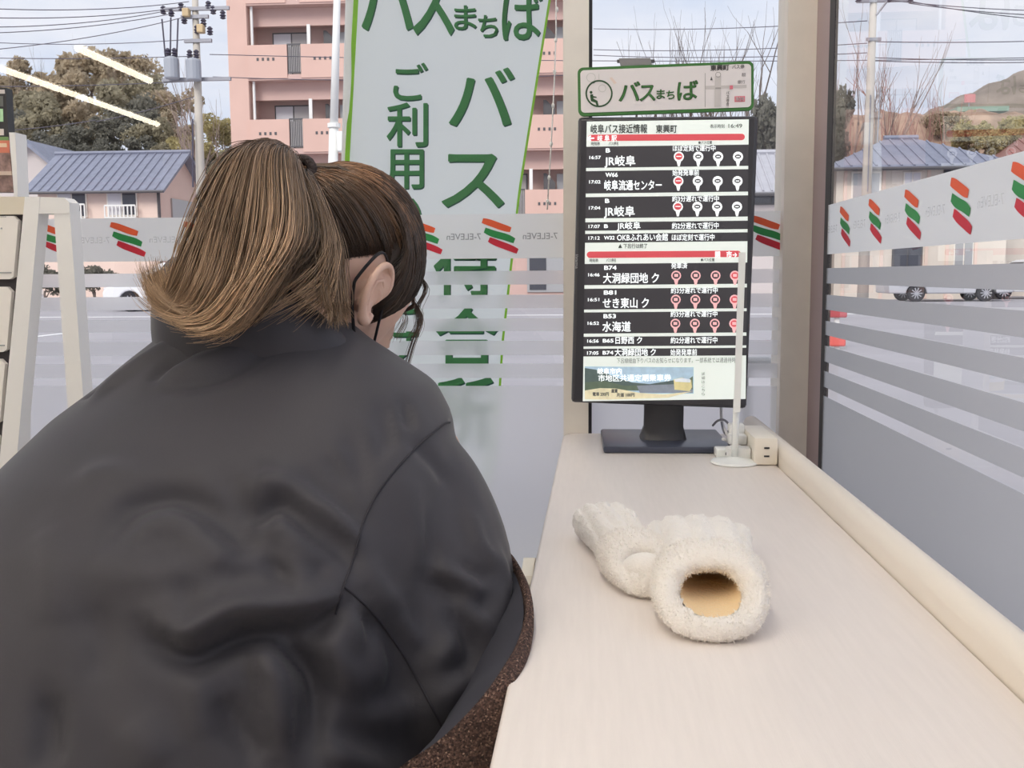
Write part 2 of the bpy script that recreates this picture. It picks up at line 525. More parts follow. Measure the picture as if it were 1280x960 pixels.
for fl in range(5):
    zf = 3.33 + 3.02 * fl
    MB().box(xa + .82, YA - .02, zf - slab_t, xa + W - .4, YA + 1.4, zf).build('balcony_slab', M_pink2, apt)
    MB().box(xa + .82, YA + .55, zf + 2.08, xa + W - .4, YA + .8, zf + 3.02 - slab_t).build('beam', M_pink2, apt)
    for (b0, b1) in bays:
        MB().box(b0, YA - .06, zf - .15, b0 + 1.68, YA + .1, zf + 1.2).build('parapet', M_pink, apt)
        MB().box(b0 + 2.26, YA - .06, zf - .15, b1, YA + .1, zf + 1.2).build('parapet', M_pink, apt)
        for q in range(4):
            for s_ in (b0 + .42, b0 + 2.75):
                pass
        holes = MB()
        for s_ in (b0 + .40, b0 + 2.80):
            for q in range(4):
                holes.box(s_ + .22 * q, YA - .075, zf + .56, s_ + .22 * q + .09, YA - .055, zf + .68)
        holes.build('drain_holes', M_rail, apt)['kind'] = 'stuff'
        rl = MB()
        rl.box(b0 + 1.68, YA - .02, zf + 1.18, b0 + 2.26, YA + .03, zf + 1.24).box(b0 + 1.68, YA - .02, zf + .05, b0 + 2.26, YA + .03, zf + .1)
        for q in range(8):
            rl.box(b0 + 1.70 + .075 * q, YA - .01, zf + .05, b0 + 1.725 + .075 * q, YA + .02, zf + 1.2)
        rl.build('railing', M_rail, apt)['kind'] = 'stuff'
        MB().box(b0 + 1.70, YA + .03, zf + .1, b0 + 2.24, YA + .05, zf + 1.12).build('railing_panel', mat('obscured_panel', rgb(196, 190, 190), .5), apt)
        MB().tube([(b0 + .16, YA + .2, zf), (b0 + .16, YA + .2, zf + 2.8)], .06, 8).build('downpipe', M_white, apt)
        MB().box(b0 + 2.42, YA + .4, zf, b0 + 2.56, YA + .5, zf + 2.1).build('partition_post', M_white, apt)
        fr = MB().box(b0 + .70, YA + 1.26, zf + .1, b0 + 2.30, YA + 1.36, zf + 1.98).build('window_frame', M_rail, apt)
        MB().box(b0 + .76, YA + 1.235, zf + .16, b0 + 1.50, YA + 1.27, zf + 1.92).build('pane', M_curt, fr)
        MB().box(b0 + 1.56, YA + 1.235, zf + .16, b0 + 2.24, YA + 1.27, zf + 1.92).build('pane', mat('grey_pane', rgb(176, 170, 170), .3), fr)
        MB().prism([(b0 + 3.0, zf + 1.15), (b0 + 3.5, zf + 1.15), (b0 + 3.5, zf + 1.55), (b0 + 3.12, zf + 1.95), (b0 + 3.0, zf + 1.95)], YA + .9, YA + .96).build('side_screen', M_rail, apt)
        MB().box(b0 + 3.55, YA + 1.24, zf + .1, b0 + 4.4, YA + 1.36, zf + 1.95).build('balcony_door', M_alu, apt)
MB().box(xa - .15, YA - .1, 17.5, xa + W + .15, YA + 9.1, 17.9).build('roof', M_pink2, apt)

# ---- houses
def house(label, name, x0, x1, y0, y1, ze, zr, wallm, roofm, hip0, hip1, over=.5, wins=(), ribs=.45):
    h = empty(name, ((x0 + x1) / 2, (y0 + y1) / 2, 0), 0, label, 'house')
    ym = (y0 + y1) / 2
    wl = MB()
    v = [(x0, y0, -.05), (x1, y0, -.05), (x1, y1, -.05), (x0, y1, -.05), (x0, y0, ze), (x1, y0, ze), (x1, y1, ze), (x0, y1, ze)]
    f = [(0, 1, 5, 4), (2, 3, 7, 6), (0, 3, 2, 1), (4, 5, 6, 7)]
    rx0, rx1 = (x0 if not hip0 else x0 + hip0), (x1 if not hip1 else x1 - hip1)
    slope = (zr - ze) / (ym - y0)
    if hip0: f.append((3, 0, 4, 7))
    else: v.append((x0, ym, zr - .1)); f.append((3, 0, 4, len(v) - 1, 7))
    if hip1: f.append((1, 2, 6, 5))
    else: v.append((x1, ym, zr - .1)); f.append((1, 2, 6, len(v) - 1, 5))
    wl.add(v, f).build('wall', wallm, h)
    # roof as a slab with thickness
    e = ze - over * slope
    X0, X1 = x0 - over, x1 + over
    r0, r1 = (rx0 if hip0 else X0), (rx1 if hip1 else X1)
    t = .16
    top = [(X0, y0 - over, e), (X1, y0 - over, e), (X1, y1 + over, e), (X0, y1 + over, e), (r0, ym, zr), (r1, ym, zr)]
    vv = top + [(a, b, c - t) for a, b, c in top]
    ff = [(0, 1, 5, 4), (2, 3, 4, 5), (7, 6, 10, 11), (9, 8, 11, 10), (0, 6, 7, 1), (2, 8, 9, 3)]
    ff += [(3, 0, 4), (6, 9, 10)] if hip0 else [(0, 4, 10, 6), (4, 3, 9, 10)]
    ff += [(1, 2, 5), (8, 7, 11)] if hip1 else [(5, 1, 7, 11), (2, 5, 11, 8)]
    ff += [(3, 9, 6, 0)] if hip0 else []
    ff += [(1, 7, 8, 2)] if hip1 else []
    rf = MB().add(vv, ff).build('roof', roofm, h)
    rb = MB(); n = int((X1 - X0) / ribs)
    for k in range(1, n):
        x = X0 + (X1 - X0) * k / n
        # height reached by the front slope here
        fmax = 1.0
        if hip0 and x < r0: fmax = (x - X0) / (r0 - X0)
        if hip1 and x > r1: fmax = (X1 - x) / (X1 - r1)
        if fmax > .03:
            yb, zb = (y0 - over) + (ym - y0 + over) * fmax, e + (zr - e) * fmax
            rb.tube([(x, y0 - over, e + .02), (x, yb, zb + .02)], .045, 5)
    o = rb.build('roof_ribs', roofm, rf); o['kind'] = 'stuff'
    MB().tube([(r0 - .05, ym, zr + .05), (r1 + .05, ym, zr + .05)], .12, 6).build('ridge_cap', roofm, rf)
    MB().tube([(X0, y0 - over - .06, e - .1), (X1, y0 - over - .06, e - .1)], .07, 6).build('gutter', M_rail, h)
    for (a, b, c, d, kind) in wins:   # x from, x to, z from, z to on the front wall
        w = MB().box(a, y0 - .07, c, b, y0 + .02, d).build('window_frame', M_cream if kind != 'dark' else M_rail, h)
        mid = (a + b) / 2
        pm = {'pale': M_curt, 'dark': M_darkpane, 'shut': M_alu, 'half': M_curt}[kind]
        q = .07 * min(1, (b - a))
        MB().box(a + q, y0 - .09, c + q, mid - q / 2, y0 - .06, d - q).build('pane', pm, w)
        MB().box(mid + q / 2, y0 - .09, c + q, b - q, y0 - .06, d - q).build('pane', pm if kind != 'half' else M_darkpane, w)
    return h

M_rblue = mat('blue_grey_roof_tiles', rgb(134, 138, 156), 0.6, var=0.1, vscale=3)
M_rgrey = mat('grey_roof_sheets', rgb(178, 178, 186), 0.55, var=0.06, vscale=3)
M_rred = mat('brown_red_roof', rgb(150, 110, 104), 0.6, var=0.1)
M_wcream = mat('cream_house_wall', rgb(232, 208, 196), 0.9, var=0.03, vscale=1)
M_wbeige = mat('beige_house_wall', rgb(224, 213, 202), 0.9, var=0.05, vscale=1)
M_wgrey = mat('grey_house_wall', rgb(208, 198, 196), 0.9)

YH = 50.0
hx0, hx1 = at(47, 240, YH).x, at(197, 240, YH).x
zw = lambda py, Y, px=200: at(px, py, Y).z
hz = zw(231, YH, 100)
wins = []
for a, b, c, d in ((72, 109, 240, 272), (134, 172, 240, 271)):
    wins.append((at(a, 250, YH).x, at(b, 250, YH).x, zw(d, YH, 100), zw(c, YH, 100), 'half'))
hs = house('cream house with a blue grey tiled gable roof, left of the street pole', 'tiled_house', hx0, hx1, YH, YH + 6.2, hz, zw(192, YH + 3.1, 160), M_wcream, M_rblue, 0, 0, .55, wins)
for a, b, c, d in ((72, 109, 256, 272), (134, 172, 258, 271)):
    rl = MB()
    X0, X1, z0, z1 = at(a, 250, YH).x, at(b, 250, YH).x, zw(d, YH, 100) - .1, zw(c, YH, 100)
    for k in range(9):
        xx = X0 + (X1 - X0) * k / 8
        rl.box(xx - .03, YH - .35, z0, xx + .03, YH - .3, z1)
    rl.box(X0, YH - .36, z1 - .04, X1, YH - .29, z1 + .04).box(X0, YH - .36, z0, X1, YH + .01, z0 + .06)
    rl.build('window_railing', M_white, hs)['kind'] = 'stuff'
sh = MB().box(hx1 - .02, YH + 1.6, hz - 2.7, hx1 + .08, YH + 4.6, hz - .6).build('side_shutter', M_alu, hs)
MB().tube([(hx1 + .08, YH - .1, hz - 5), (hx1 + .08, YH - .1, hz - .2)], .08, 6).build('downpipe', M_rail, hs)
# the grey gable house further left, its gable to the street
gx0, gx1 = at(-22, 220, 62).x, at(68, 220, 62).x
gh = empty('gable_house', ((gx0 + gx1) / 2, 66, 0), 0, 'pale grey gable house at the far left behind the display rack', 'house')
gzr, gze = zw(181, 62, 40), zw(206, 62, 60)
gxm = at(38, 200, 62).x
MB().prism([(gx0 - 2, 0), (gx1, 0), (gx1, gze), (gxm, gzr), (gx0 - 2, gze - .4)], 62, 71).build('wall', M_wgrey, gh)
MB().prism([(gxm, gzr), (gx1 + .6, gze - .5), (gx1 + .6, gze - .28), (gxm, gzr + .28), (gx0 - 2.8, gze - .6), (gx0 - 2.8, gze - .9)], 61.3, 71.6).build('roof', M_rblue, gh)
# houses on the right
YR = 40.0
bx0, bx1 = at(1046, 210, YR).x, at(1262, 210, YR).x
bz = zw(202, YR, 1130)
wins = []
for a, b, c, d, k in ((1063, 1100, 214, 262, 'shut'), (1117, 1155, 300, 352, 'dark'), (1194, 1219, 300, 352, 'shut'), (1128, 1150, 215, 245, 'pale'), (1178, 1196, 212, 240, 'dark')):
    wins.append((at(a, 250, YR).x, at(b, 250, YR).x, zw(d, YR, 1130), zw(c, YR, 1130), k))
h2 = house('beige house with a blue hipped roof at the right behind the silver car', 'hipped_house', bx0, bx1, YR, YR + 5.6, bz, zw(174, YR + 2.8, 1120), M_wbeige, M_rblue, 2.6, 2.6, .5, wins)
for p in (1056, 1104, 1160, 1186, 1222):
    x = at(p, 250, YR).x
    MB().box(x - .06, YR - .05, 0, x + .06, YR + .02, bz - .3).build('wall_batten', M_wcream, h2)
rx0, rx1 = at(935, 210, 38).x, at(1000, 210, 38).x
house('low house with a pale grey sheet roof right of the monitor', 'sheet_roof_house', rx0 - .6, rx1, 38, 43, zw(231, 38, 960), zw(192, 40.5, 960), M_wgrey, M_rgrey, 0, 0, .5, ((rx0 + .1, rx1 - .3, zw(256, 38, 960), zw(236, 38, 960), 'dark'),), .3)
kx0, kx1 = at(1236, 190, 44).x, at(1330, 190, 44).x
house('house with a brown red roof at the right edge', 'red_roof_house', kx0 + .8, kx1 + 6, 44, 49, zw(198, 44, 1260), zw(172, 46.5, 1270), M_wbeige, M_rred, 1.5, 1.5, .5)
gb0, gb1 = at(1196, 140, 66).x, at(1252, 140, 66).x
fb = empty('flat_roof_building', ((gb0 + gb1) / 2, 69, 0), 0, 'small pale building with a green flat roof below the mountain', 'building')
MB().box(gb0 + .2, 66, 0, gb1 - 1.2, 72, zw(141, 66, 1220)).build('wall', M_wgrey, fb)
MB().box(gb0 - .2, 65.4, zw(141, 66, 1220), gb1 + .2, 72.5, zw(135, 66, 1220)).build('roof', mat('green_roof_edge', rgb(150, 172, 158), .6), fb)
for p in (1204, 1214, 1224):
    x = at(p, 140, 66).x
    MB().box(x, 65.9, zw(149, 66, 1220), x + .4, 66.02, zw(143, 66, 1220)).build('window_pane', M_darkpane, fb)
sb = at(1212, 123, 90)
sg = empty('hillside_sign', (sb.x, 90, sb.z - 1), 0, 'small reddish sign on posts in front of the mountain', 'sign')
MB().box(sb.x - .45, 89.9, sb.z - .35, sb.x + .45, 90, sb.z + .35).build('board', mat('faded_red_board', rgb(206, 140, 140), .7), sg)
MB().box(sb.x - .05, 90, -.1, sb.x + .05, 90.1, sb.z + .3).build('post', M_alu, sg)

# ---- ground forms behind: wooded hill at the left, brush bank and mountain at the right
def mound(name, x0, x1, y0, y1, hfun, m, n=60, k=30, kind='structure'):
    vs = []; fs = []
    for j in range(k + 1):
        for i in range(n + 1):
            x = x0 + (x1 - x0) * i / n; y = y0 + (y1 - y0) * j / k
            vs.append((x, y, hfun(x, y, i / n, j / k)))
    for j in range(k):
        for i in range(n):
            a = j * (n + 1) + i
            fs.append((a, a + 1, a + n + 2, a + n + 1))
    o = MB().add(vs, fs).build(name, m, smooth=True, fixn=False)
    o['kind'] = kind
    return o
def wob(x, y, s=1.0):
    return s * (math.sin(x * .9 + y * .37) * .5 + math.sin(x * 2.3 - y * 1.1 + 1.3) * .3 + math.sin(x * 5.1 + y * 3.3) * .2)
M_hill = mat('leaf_litter_slope', rgb(112, 106, 86), 0.95, var=0.35, vscale=.5)
mound('wooded_hill', -95, -18, 70, 125, lambda x, y, u, v: 11 * math.sin(min(1, v * 1.6) * math.pi / 2) * math.sin(min(1, max(0, (1.08 - u)) * 2.2) * math.pi / 2) + wob(x, y, .6), M_hill)
M_brush = mat('dry_brush_bank', rgb(160, 134, 116), 0.95, var=0.35, vscale=.9, bump=.6, bscale=4)
bk0, bk1 = at(1060, 180, 56).x, at(1330, 180, 56).x
bkz = at(1140, 138, 60).z
mound('brush_bank', bk0, bk1, 50, 72, lambda x, y, u, v: -.2 + bkz * math.sin(min(1, v * 2.2) * math.pi / 2) * min(1, (1 - u) * 6 + .5) * min(1, u * 14) + wob(x * 1.5, y, .25), M_brush)
M_mtn = mat('mountain_woods', rgb(134, 122, 112), 0.95, var=0.35, vscale=.12, bump=.5, bscale=.6)
mp = [(1080, 170), (1140, 152), (1165, 130), (1200, 112), (1240, 96), (1280, 78), (1350, 45), (1500, 30)]
def mtn(x, y, u, v):
    px = 722 + (x / 220) * F
    z = np.interp(px, [a for a, b in mp], [at(a, b, 220).z for a, b in mp])
    return -1 + (z + 1) * math.sin(min(1, v * 1.8) * math.pi / 2) + wob(x * .4, y * .4, .9) * min(1, v * 3)
mound('mountain', at(1080, 100, 220).x, at(1500, 100, 220).x, 165, 260, mtn, M_mtn, 110, 50)

# ---- vegetation
def foliage(mb, c, r, n, leaf, sq=1.0, lump=5):
    """leaves spread through several lumps of a crown"""
    c = np.array(c)
    ctr = [np.array((nrs.normal(0, .45), nrs.normal(0, .45), nrs.uniform(-.45, .6))) for _ in range(lump)]
    rr = [nrs.uniform(.35, .6) for _ in range(lump)]
    V = np.zeros((n, 4, 3))
    for i in range(n):
        k = nrs.randint(lump)
        d = nrs.normal(size=3); d /= np.linalg.norm(d)
        p = ctr[k] + d * rr[k] * (nrs.uniform(.55, 1.05))
        p = c + p * np.array((r, r, r * sq))
        a = nrs.normal(size=3); a /= np.linalg.norm(a)
        b = np.cross(a, d + nrs.normal(size=3) * .5); b /= max(1e-6, np.linalg.norm(b))
        l = leaf * nrs.uniform(.6, 1.3)
        V[i] = [p - a * l, p + b * l * .6, p + a * l, p - b * l * .6]
    F_ = [(4 * i, 4 * i + 1, 4 * i + 2, 4 * i + 3) for i in range(n)]
    mb.add(V.reshape(-1, 3), F_)
def branches(mb, p, d, L, r, depth, spread=.5, up=.15, sides=5):
    if depth == 0 or r < .004: return
    pts = [p]; rads = [r]
    q = Vector(p); dd = Vector(d)
    for k in range(3):
        dd = (dd + Vector((rnd.gauss(0, .12), rnd.gauss(0, .12), up * .3 + rnd.gauss(0, .05)))).normalized()
        q = q + dd * L / 3
        pts.append(tuple(q)); rads.append(r * (1 - .14 * (k + 1)))
    mb.tube(pts, rads, sides if depth > 2 else 3, cap=False)
    for k in range(rnd.choice((2, 3, 3)) if depth > 1 else 0):
        t = rnd.choice((1, 2, 3, 3))
        nd = (dd + Vector((rnd.gauss(0, spread), rnd.gauss(0, spread), rnd.gauss(up, spread * .4)))).normalized()
        branches(mb, pts[t], nd, L * rnd.uniform(.6, .85), rads[t] * rnd.uniform(.55, .75), depth - 1, spread, up, sides)
M_bark = mat('grey_brown_bark', rgb(118, 106, 100), 0.95, var=.2, vscale=4)
M_bark2 = mat('pale_bark', rgb(150, 132, 124), 0.95, var=.2, vscale=4)
def leaf_mat(name, col, var, vs):
    m = bpy.data.materials.new(name); m.use_nodes = True
    nt = m.node_tree; nt.nodes.clear(); N = nt.nodes.new; L_ = nt.links.new
    out = N('ShaderNodeOutputMaterial'); mx = N('ShaderNodeMixShader'); mx.inputs[0].default_value = .5
    d = N('ShaderNodeBsdfDiffuse'); t = N('ShaderNodeBsdfTranslucent'); tc = N('ShaderNodeTexCoord'); nz = N('ShaderNodeTexNoise'); nz.inputs['Scale'].default_value = vs; nz.inputs['Detail'].default_value = 5
    rp = N('ShaderNodeValToRGB'); rp.color_ramp.elements[0].position = .35; rp.color_ramp.elements[1].position = .65
    rp.color_ramp.elements[0].color = (*[c * (1 - var) for c in col], 1); rp.color_ramp.elements[1].color = (*[min(1, c * (1 + var)) for c in col], 1)
    L_(tc.outputs['Object'], nz.inputs['Vector']); L_(nz.outputs['Fac'], rp.inputs['Fac'])
    for b in (d, t): L_(rp.outputs['Color'], b.inputs['Color'])
    L_(d.outputs[0], mx.inputs[1]); L_(t.outputs[0], mx.inputs[2]); L_(mx.outputs[0], out.inputs[0])
    return m
LEAF = [leaf_mat('olive_brown_leaves', rgb(186, 170, 146), .30, .9), leaf_mat('dull_green_leaves', rgb(164, 156, 134), .30, .9),
        leaf_mat('dark_green_leaves', rgb(134, 132, 122), .30, .9), leaf_mat('yellow_green_leaves', rgb(188, 176, 132), .3, .9),
        leaf_mat('russet_leaves', rgb(150, 112, 98), .3, .9)]
crown_proto = []
for k in range(4):
    mb = MB(); foliage(mb, (0, 0, 3.2), 2.6, 2300, .26, .95, 7)
    tk = MB(); branches(tk, (0, 0, -.3), (0, 0, 1), 1.9, .22, 4, .5, .2)
    crown_proto.append((mb.mesh('crown', False), tk.mesh('trunk', False)))
def leafy_tree(name, x, y, z, s, leaf, proto, label, rz=0, sz=1.0, group='leafy trees on the wooded hill', cat='tree'):
    r = empty(name, (x, y, z), rz, label, cat, group)
    r.scale = (s, s, s * sz)
    cr, tr = crown_proto[proto]
    key = (proto, leaf.name)
    if key not in CR:
        me = cr.copy(); me.materials.append(leaf); CR[key] = me
        t2 = tr.copy(); t2.materials.append(M_bark); CR[(key, 't')] = t2
    link('crown', CR[key], None, r); link('trunk', CR[(key, 't')], None, r)
    return r
CR = {}
def hill_z(x, y):
    u = (x + 95) / 77; v = (y - 70) / 55
    return 11 * math.sin(min(1, v * 1.6) * math.pi / 2) * math.sin(min(1, max(0, 1.08 - u) * 2.2) * math.pi / 2) + wob(x, y, .6) - .3
# crowns of the hill: top at px, py, distance, crown width in px
hill = [(20, 92, 96, 60, 0), (62, 66, 98, 66, 0), (112, 58, 100, 70, 0), (152, 62, 98, 58, 0), (186, 92, 94, 56, 1), (88, 92, 88, 64, 0), (138, 98, 86, 62, 1), (40, 112, 84, 64, 1),
        (170, 118, 80, 58, 2), (110, 128, 78, 58, 0), (66, 134, 77, 56, 1), (206, 112, 84, 52, 0), (20, 140, 78, 52, 2), (226, 138, 78, 44, 0), (142, 146, 75, 46, 2), (190, 152, 74, 46, 1), (96, 156, 74, 44, 2),
        (52, 162, 73, 44, 2), (232, 168, 72, 40, 3), (276, 148, 74, 44, 3), (262, 176, 70, 36, 3), (172, 168, 72, 40, 2), (126, 172, 72, 36, 2), (82, 176, 71, 36, 2), (208, 178, 71, 36, 1), (228, 186, 70.5, 32, 2), (262, 196, 70, 32, 2), (284, 190, 70, 30, 1), (124, 181, 70, 34, 2), (246, 200, 69, 30, 2), (270, 204, 69, 30, 1)]
for i, (px, py, Y, wpx, lf) in enumerate(hill):
    w = wpx * Y / F; s = w / 4.6
    top = at(px, py, Y)
    z = top.z - 5.6 * s
    gz = hill_z(top.x, Y)
    leafy_tree('leafy_tree', top.x, Y, z, s, LEAF[lf], i % 4, ['olive brown bushy tree on the wooded hill', 'dull green bushy tree on the wooded hill', 'dark green tree low on the wooded hill', 'yellow green bush at the foot of the wooded hill'][lf], i * 1.3)
TR = [o for o in COL.objects if o.name.startswith('leafy_tree')]
for lf, form in ((0, '%s olive brown tree from the left on the wooded hill'), (1, '%s dull green tree from the left on the wooded hill'), (2, '%s dark green tree from the left, low on the wooded hill'), (3, '%s yellow green bush from the left at the foot of the hill')):
    number_left_to_right([o for o in TR if o.children[0].data.materials[0] == LEAF[lf]], form)
# hedge and bushes at the right
for i, (px, py, Y, wpx, lf) in enumerate([(1212, 150, 48, 40, 3), (1246, 146, 48, 46, 3), (1276, 144, 49, 46, 3), (1180, 138, 56, 34, 0), (1230, 158, 47, 36, 3), (1268, 160, 47, 36, 3), (1300, 150, 48, 44, 3)]):
    w = wpx * Y / F; s = w / 4.6
    top = at(px, py, Y)
    leafy_tree('bush', top.x, Y, top.z - 5.6 * s, s, LEAF[lf], i % 4, ['', '', '', 'yellow green bush beside the red roof at the right'][lf] if lf == 3 else 'round brown bush on the dry bank', i * 1.1, 1.0, 'bushes at the right' if lf == 3 else None, 'bush')
number_left_to_right([o for o in COL.objects if o.name.startswith('bush') and o.get('group')], '%s yellow green bush from the left beside the red roof at the right')
bare_proto = []
for k in range(4):
    mb = MB(); rnd.seed(31 + k)
    branches(mb, (0, 0, -.2), (0, 0, 1), 2.5, .16, 7, .42, .22)
    bare_proto.append(mb.mesh('trunk', False))
BP = {}
def bare_tree(x, y, z, h, k, m, label, rz, wid=1.0, group=None):
    r = empty('bare_tree', (x, y, z), rz, label, 'tree', group)
    zz = max(v.co.z for v in bare_proto[k].vertices)
    r.scale = (h / zz * wid, h / zz * wid, h / zz)
    if (k, m.name) not in BP:
        me = bare_proto[k].copy(); me.materials.append(m); BP[(k, m.name)] = me
    link('branches', BP[(k, m.name)], None, r)
    return r
for i, (px, ptop, pbot, Y, k, m, gi) in enumerate([(765, 30, 190, 56, 0, 0, 0), (800, 18, 190, 54, 1, 0, 0), (826, 8, 200, 50, 2, 0, 0), (858, 40, 190, 55, 3, 0, 0), (884, 10, 200, 51, 0, 0, 0), (916, 14, 200, 52, 1, 0, 0),
        (946, 2, 190, 50, 2, 0, 0), (966, -12, 190, 48, 3, 0, 0), (1046, -6, 190, 49, 1, 1, 1), (1070, 22, 190, 50, 2, 1, 1), (1096, 40, 185, 51, 0, 2, 2), (1112, 48, 180, 51.5, 3, 2, 2), (1126, 56, 180, 52, 1, 2, 2), (1150, 90, 180, 50, 0, 2, 3), (1162, 94, 180, 51, 2, 2, 3),
        (40, 48, 100, 90, 0, 0, 4), (90, 44, 100, 92, 1, 0, 4), (128, 48, 100, 92, 2, 0, 4), (16, 66, 110, 90, 3, 0, 4), (236, 74, 200, 66, 0, 1, 5), (268, 58, 220, 64, 1, 1, 5), (280, 70, 220, 60, 2, 1, 5)]):
    b, t = at(px, pbot, Y), at(px, ptop, Y)
    zb = hill_z(b.x, Y) if gi == 4 else -.05
    bare_tree(b.x, Y, zb, t.z - zb, k, [M_bark, M_bark2, mat('reddish_twigs', rgb(170, 128, 118), .95)][m],
              ['bare grey tree behind the monitor and its sign board', 'bare grey tree just right of the corner post', 'reddish bare tree behind the right hand pole', 'small reddish bare tree on the dry bank',
               'bare tree top above the wooded hill', 'bare tree behind the left street pole'][gi], i * .9, .42 if gi == 4 else .66, ['bare trees behind the monitor', 'bare trees by the corner post', 'reddish bare trees', 'small bare trees on the bank', 'bare trees above the wooded hill', 'bare trees by the left pole'][gi])
BT = [o for o in COL.objects if o.name.startswith('bare_tree')]
for gname, form in (('bare trees behind the monitor', '%s bare grey tree from the left behind the monitor'), ('bare trees by the corner post', '%s pale bare tree from the left just right of the corner post'), ('reddish bare trees', '%s reddish bare tree from the left behind the right hand pole'),
        ('small bare trees on the bank', '%s small reddish tree from the left on the dry bank'), ('bare trees above the wooded hill', '%s bare tree top from the left above the wooded hill'), ('bare trees by the left pole', '%s bare tree from the left behind the left street pole')):
    number_left_to_right([o for o in BT if o.get('group') == gname], form)
# ivy covered trunk mass right of the corner post
for i, (px, ptop, Y, w) in enumerate([(1038, 110, 43, 52)]):
    t = at(px, ptop, Y); s = w * Y / F / 4.6
    leafy_tree('ivy_bush', t.x, Y, t.z - 5.6 * s * 1.7, s, LEAF[2], 1, 'dark ivy covered trunk just right of the corner post', .4, 1.7, None, 'bush')
t = at(955, 118, 43)
leafy_tree('ivy_bush', t.x, 43, t.z - 5.6 * .40 * 1.6, .40, LEAF[2], 2, 'dark ivy covered trunk between monitor and corner post', 1.4, 1.6, None, 'bush')

for i, (px, Y, w) in enumerate([(54, 34, 40), (84, 34.5, 44), (116, 34, 42)]):
    t = at(px, 331, Y); s = w * Y / F / 4.6
    leafy_tree('hedge_bush', t.x, Y, t.z - 5.6 * s * .95, s, LEAF[2], i, '', i * 1.7, .95, 'hedge bushes left of the white car', 'bush')
number_left_to_right([o for o in COL.objects if o.name.startswith('hedge_bush')], '%s dark hedge bush from the left, low beside the white car')
# ---- poles and wires
M_steel = mat('galvanised_steel', rgb(150, 150, 158), 0.5, 0.5)
M_ins = mat('dark_insulator', rgb(70, 66, 84), 0.4)
def insul(mb, p):
    M = Matrix.Translation(p)
    mb.lathe([(.03, 0), (.09, .03), (.05, .07), (.1, .1), (.05, .15), (.09, .19), (.03, .25)], M, 8)
YP = 30.0
pb, ptp = at(253, 300, YP), at(243, -30, YP)
pole = empty('utility_pole', (pb.x, YP, -.05), 0, 'concrete street pole with transformers and cross arms, left of the pink block', 'pole')
lean = (ptp.x - pb.x) / (ptp.z - pb.z)
px_ = lambda z: pb.x + lean * (z - pb.z)
MB().tube([(px_(-.05), YP, -.05), (px_(5), YP, 5), (px_(10), YP, 10)], [.17, .125, .085], 12).build('shaft', M_conc, pole, smooth=True)
for (py, a, b, nm) in ((12, 203, 288, 1), (22, 228, 262, 0), (52, 232, 266, 0), (100, 205, 290, 0)):
    z = at(246, py, YP).z
    MB().box(at(a, py, YP).x, YP - .14, z - .05, at(b, py, YP).x, YP - .04, z + .05).build('cross_arm', M_steel, pole)
for a, py in ((206, 14), (216, 17), (228, 10), (262, 8), (268, 14), (280, 20), (232, 26), (256, 30), (248, 38), (264, 40)):
    mb = MB(); p = at(a, py + 5, YP); insul(mb, (p.x, YP - .09, p.z)); mb.build('insulator', M_ins, pole)
for a, py in ((236, 18), (254, 38)):
    p = at(a, py, YP); MB().rbox(p.x - .1, YP - .3, p.z - .12, p.x + .1, YP - .06, p.z + .12, .03).build('switch_box', mat('buff_box', rgb(206, 180, 140), .6), pole)
for a, py in ((220, 86), (247, 88)):
    p = at(a, py, YP)
    M = Matrix.Translation((p.x, YP - .32, p.z - .35))
    cn = MB().lathe([(.2, 0), (.22, .03), (.22, .55), (.2, .6), (.1, .64)], M, 14).build('transformer', mat('transformer_grey', rgb(164, 168, 178), .5), pole, smooth=False)
    for dx in (-.1, .1):
        mb = MB(); insul(mb, (p.x + dx, YP - .32, p.z + .28)); mb.build('bushing', M_ins, cn)
for a0, y0, a1, y1 in ((206, 26, 212, 74), (217, 24, 218, 74), (226, 26, 226, 74), (244, 150, 246, 235)):
    p, q = at(a0, y0, YP), at(a1, y1, YP)
    MB().tube([(p.x, YP - .2, p.z), (q.x, YP - .3, q.z)], .025, 5).build('drop_wire', M_ins, pole)
WN = {}
M_wire = mat('black_cable', rgb(96, 92, 104), .6)
def wire(label, p, q, sag, r=.016, grp='overhead wires'):
    pts = []
    for k in range(13):
        t = k / 12; v = p.lerp(q, t); v.z -= sag * 4 * t * (1 - t); pts.append(tuple(v))
    o = MB().tube(pts, r, 4, cap=False).build('overhead_wire', M_wire)
    WN[grp] = WN.get(grp, 0) + 1
    tag(o, label % ORD[WN[grp] - 1], 'wire', grp)
lw = '%s thin overhead wire going left from the street pole, counted from its cross arm'
for (a, py, b, py2, Yb) in ((206, 14, -30, 34, 24), (216, 17, -40, 42, 25), (228, 22, -30, 64, 26), (236, 2, -30, 10, 22), (232, 8, -20, 22, 23), (250, 48, -30, 52, 30)):
    wire(lw, at(a, py, YP), at(b, py2, Yb), .12, .011, 'wires left of the street pole')
for (a, py, b, py2, Yb) in ((250, 70, -40, 72, 30), (250, 101, -30, 108, 30), (120, 152, 245, 120, 30), (-20, 165, 120, 150, 32)):
    wire('%s dark wire from the top crossing before the wooded hill', at(a, py, YP), at(b, py2, Yb), .05, .012, 'wires before the wooded hill')
for (a, py, b, py2) in ((262, 68, 1300, 72), (266, 96, 740, 92)):
    wire('%s long overhead wire from the top running right past the pink block', at(a, py, YP), at(b, py2, 34), .15, .012, 'long wires across the view')
YP2 = 28.0
pb, ptp = at(1081, 300, YP2), at(1093, -30, YP2)
p2 = empty('utility_pole', (pb.x, YP2, -.05), 0, 'slim pale pole in front of the blue roofed house at the right', 'pole')
lean2 = (ptp.x - pb.x) / (ptp.z - pb.z)
qx = lambda z: pb.x + lean2 * (z - pb.z)
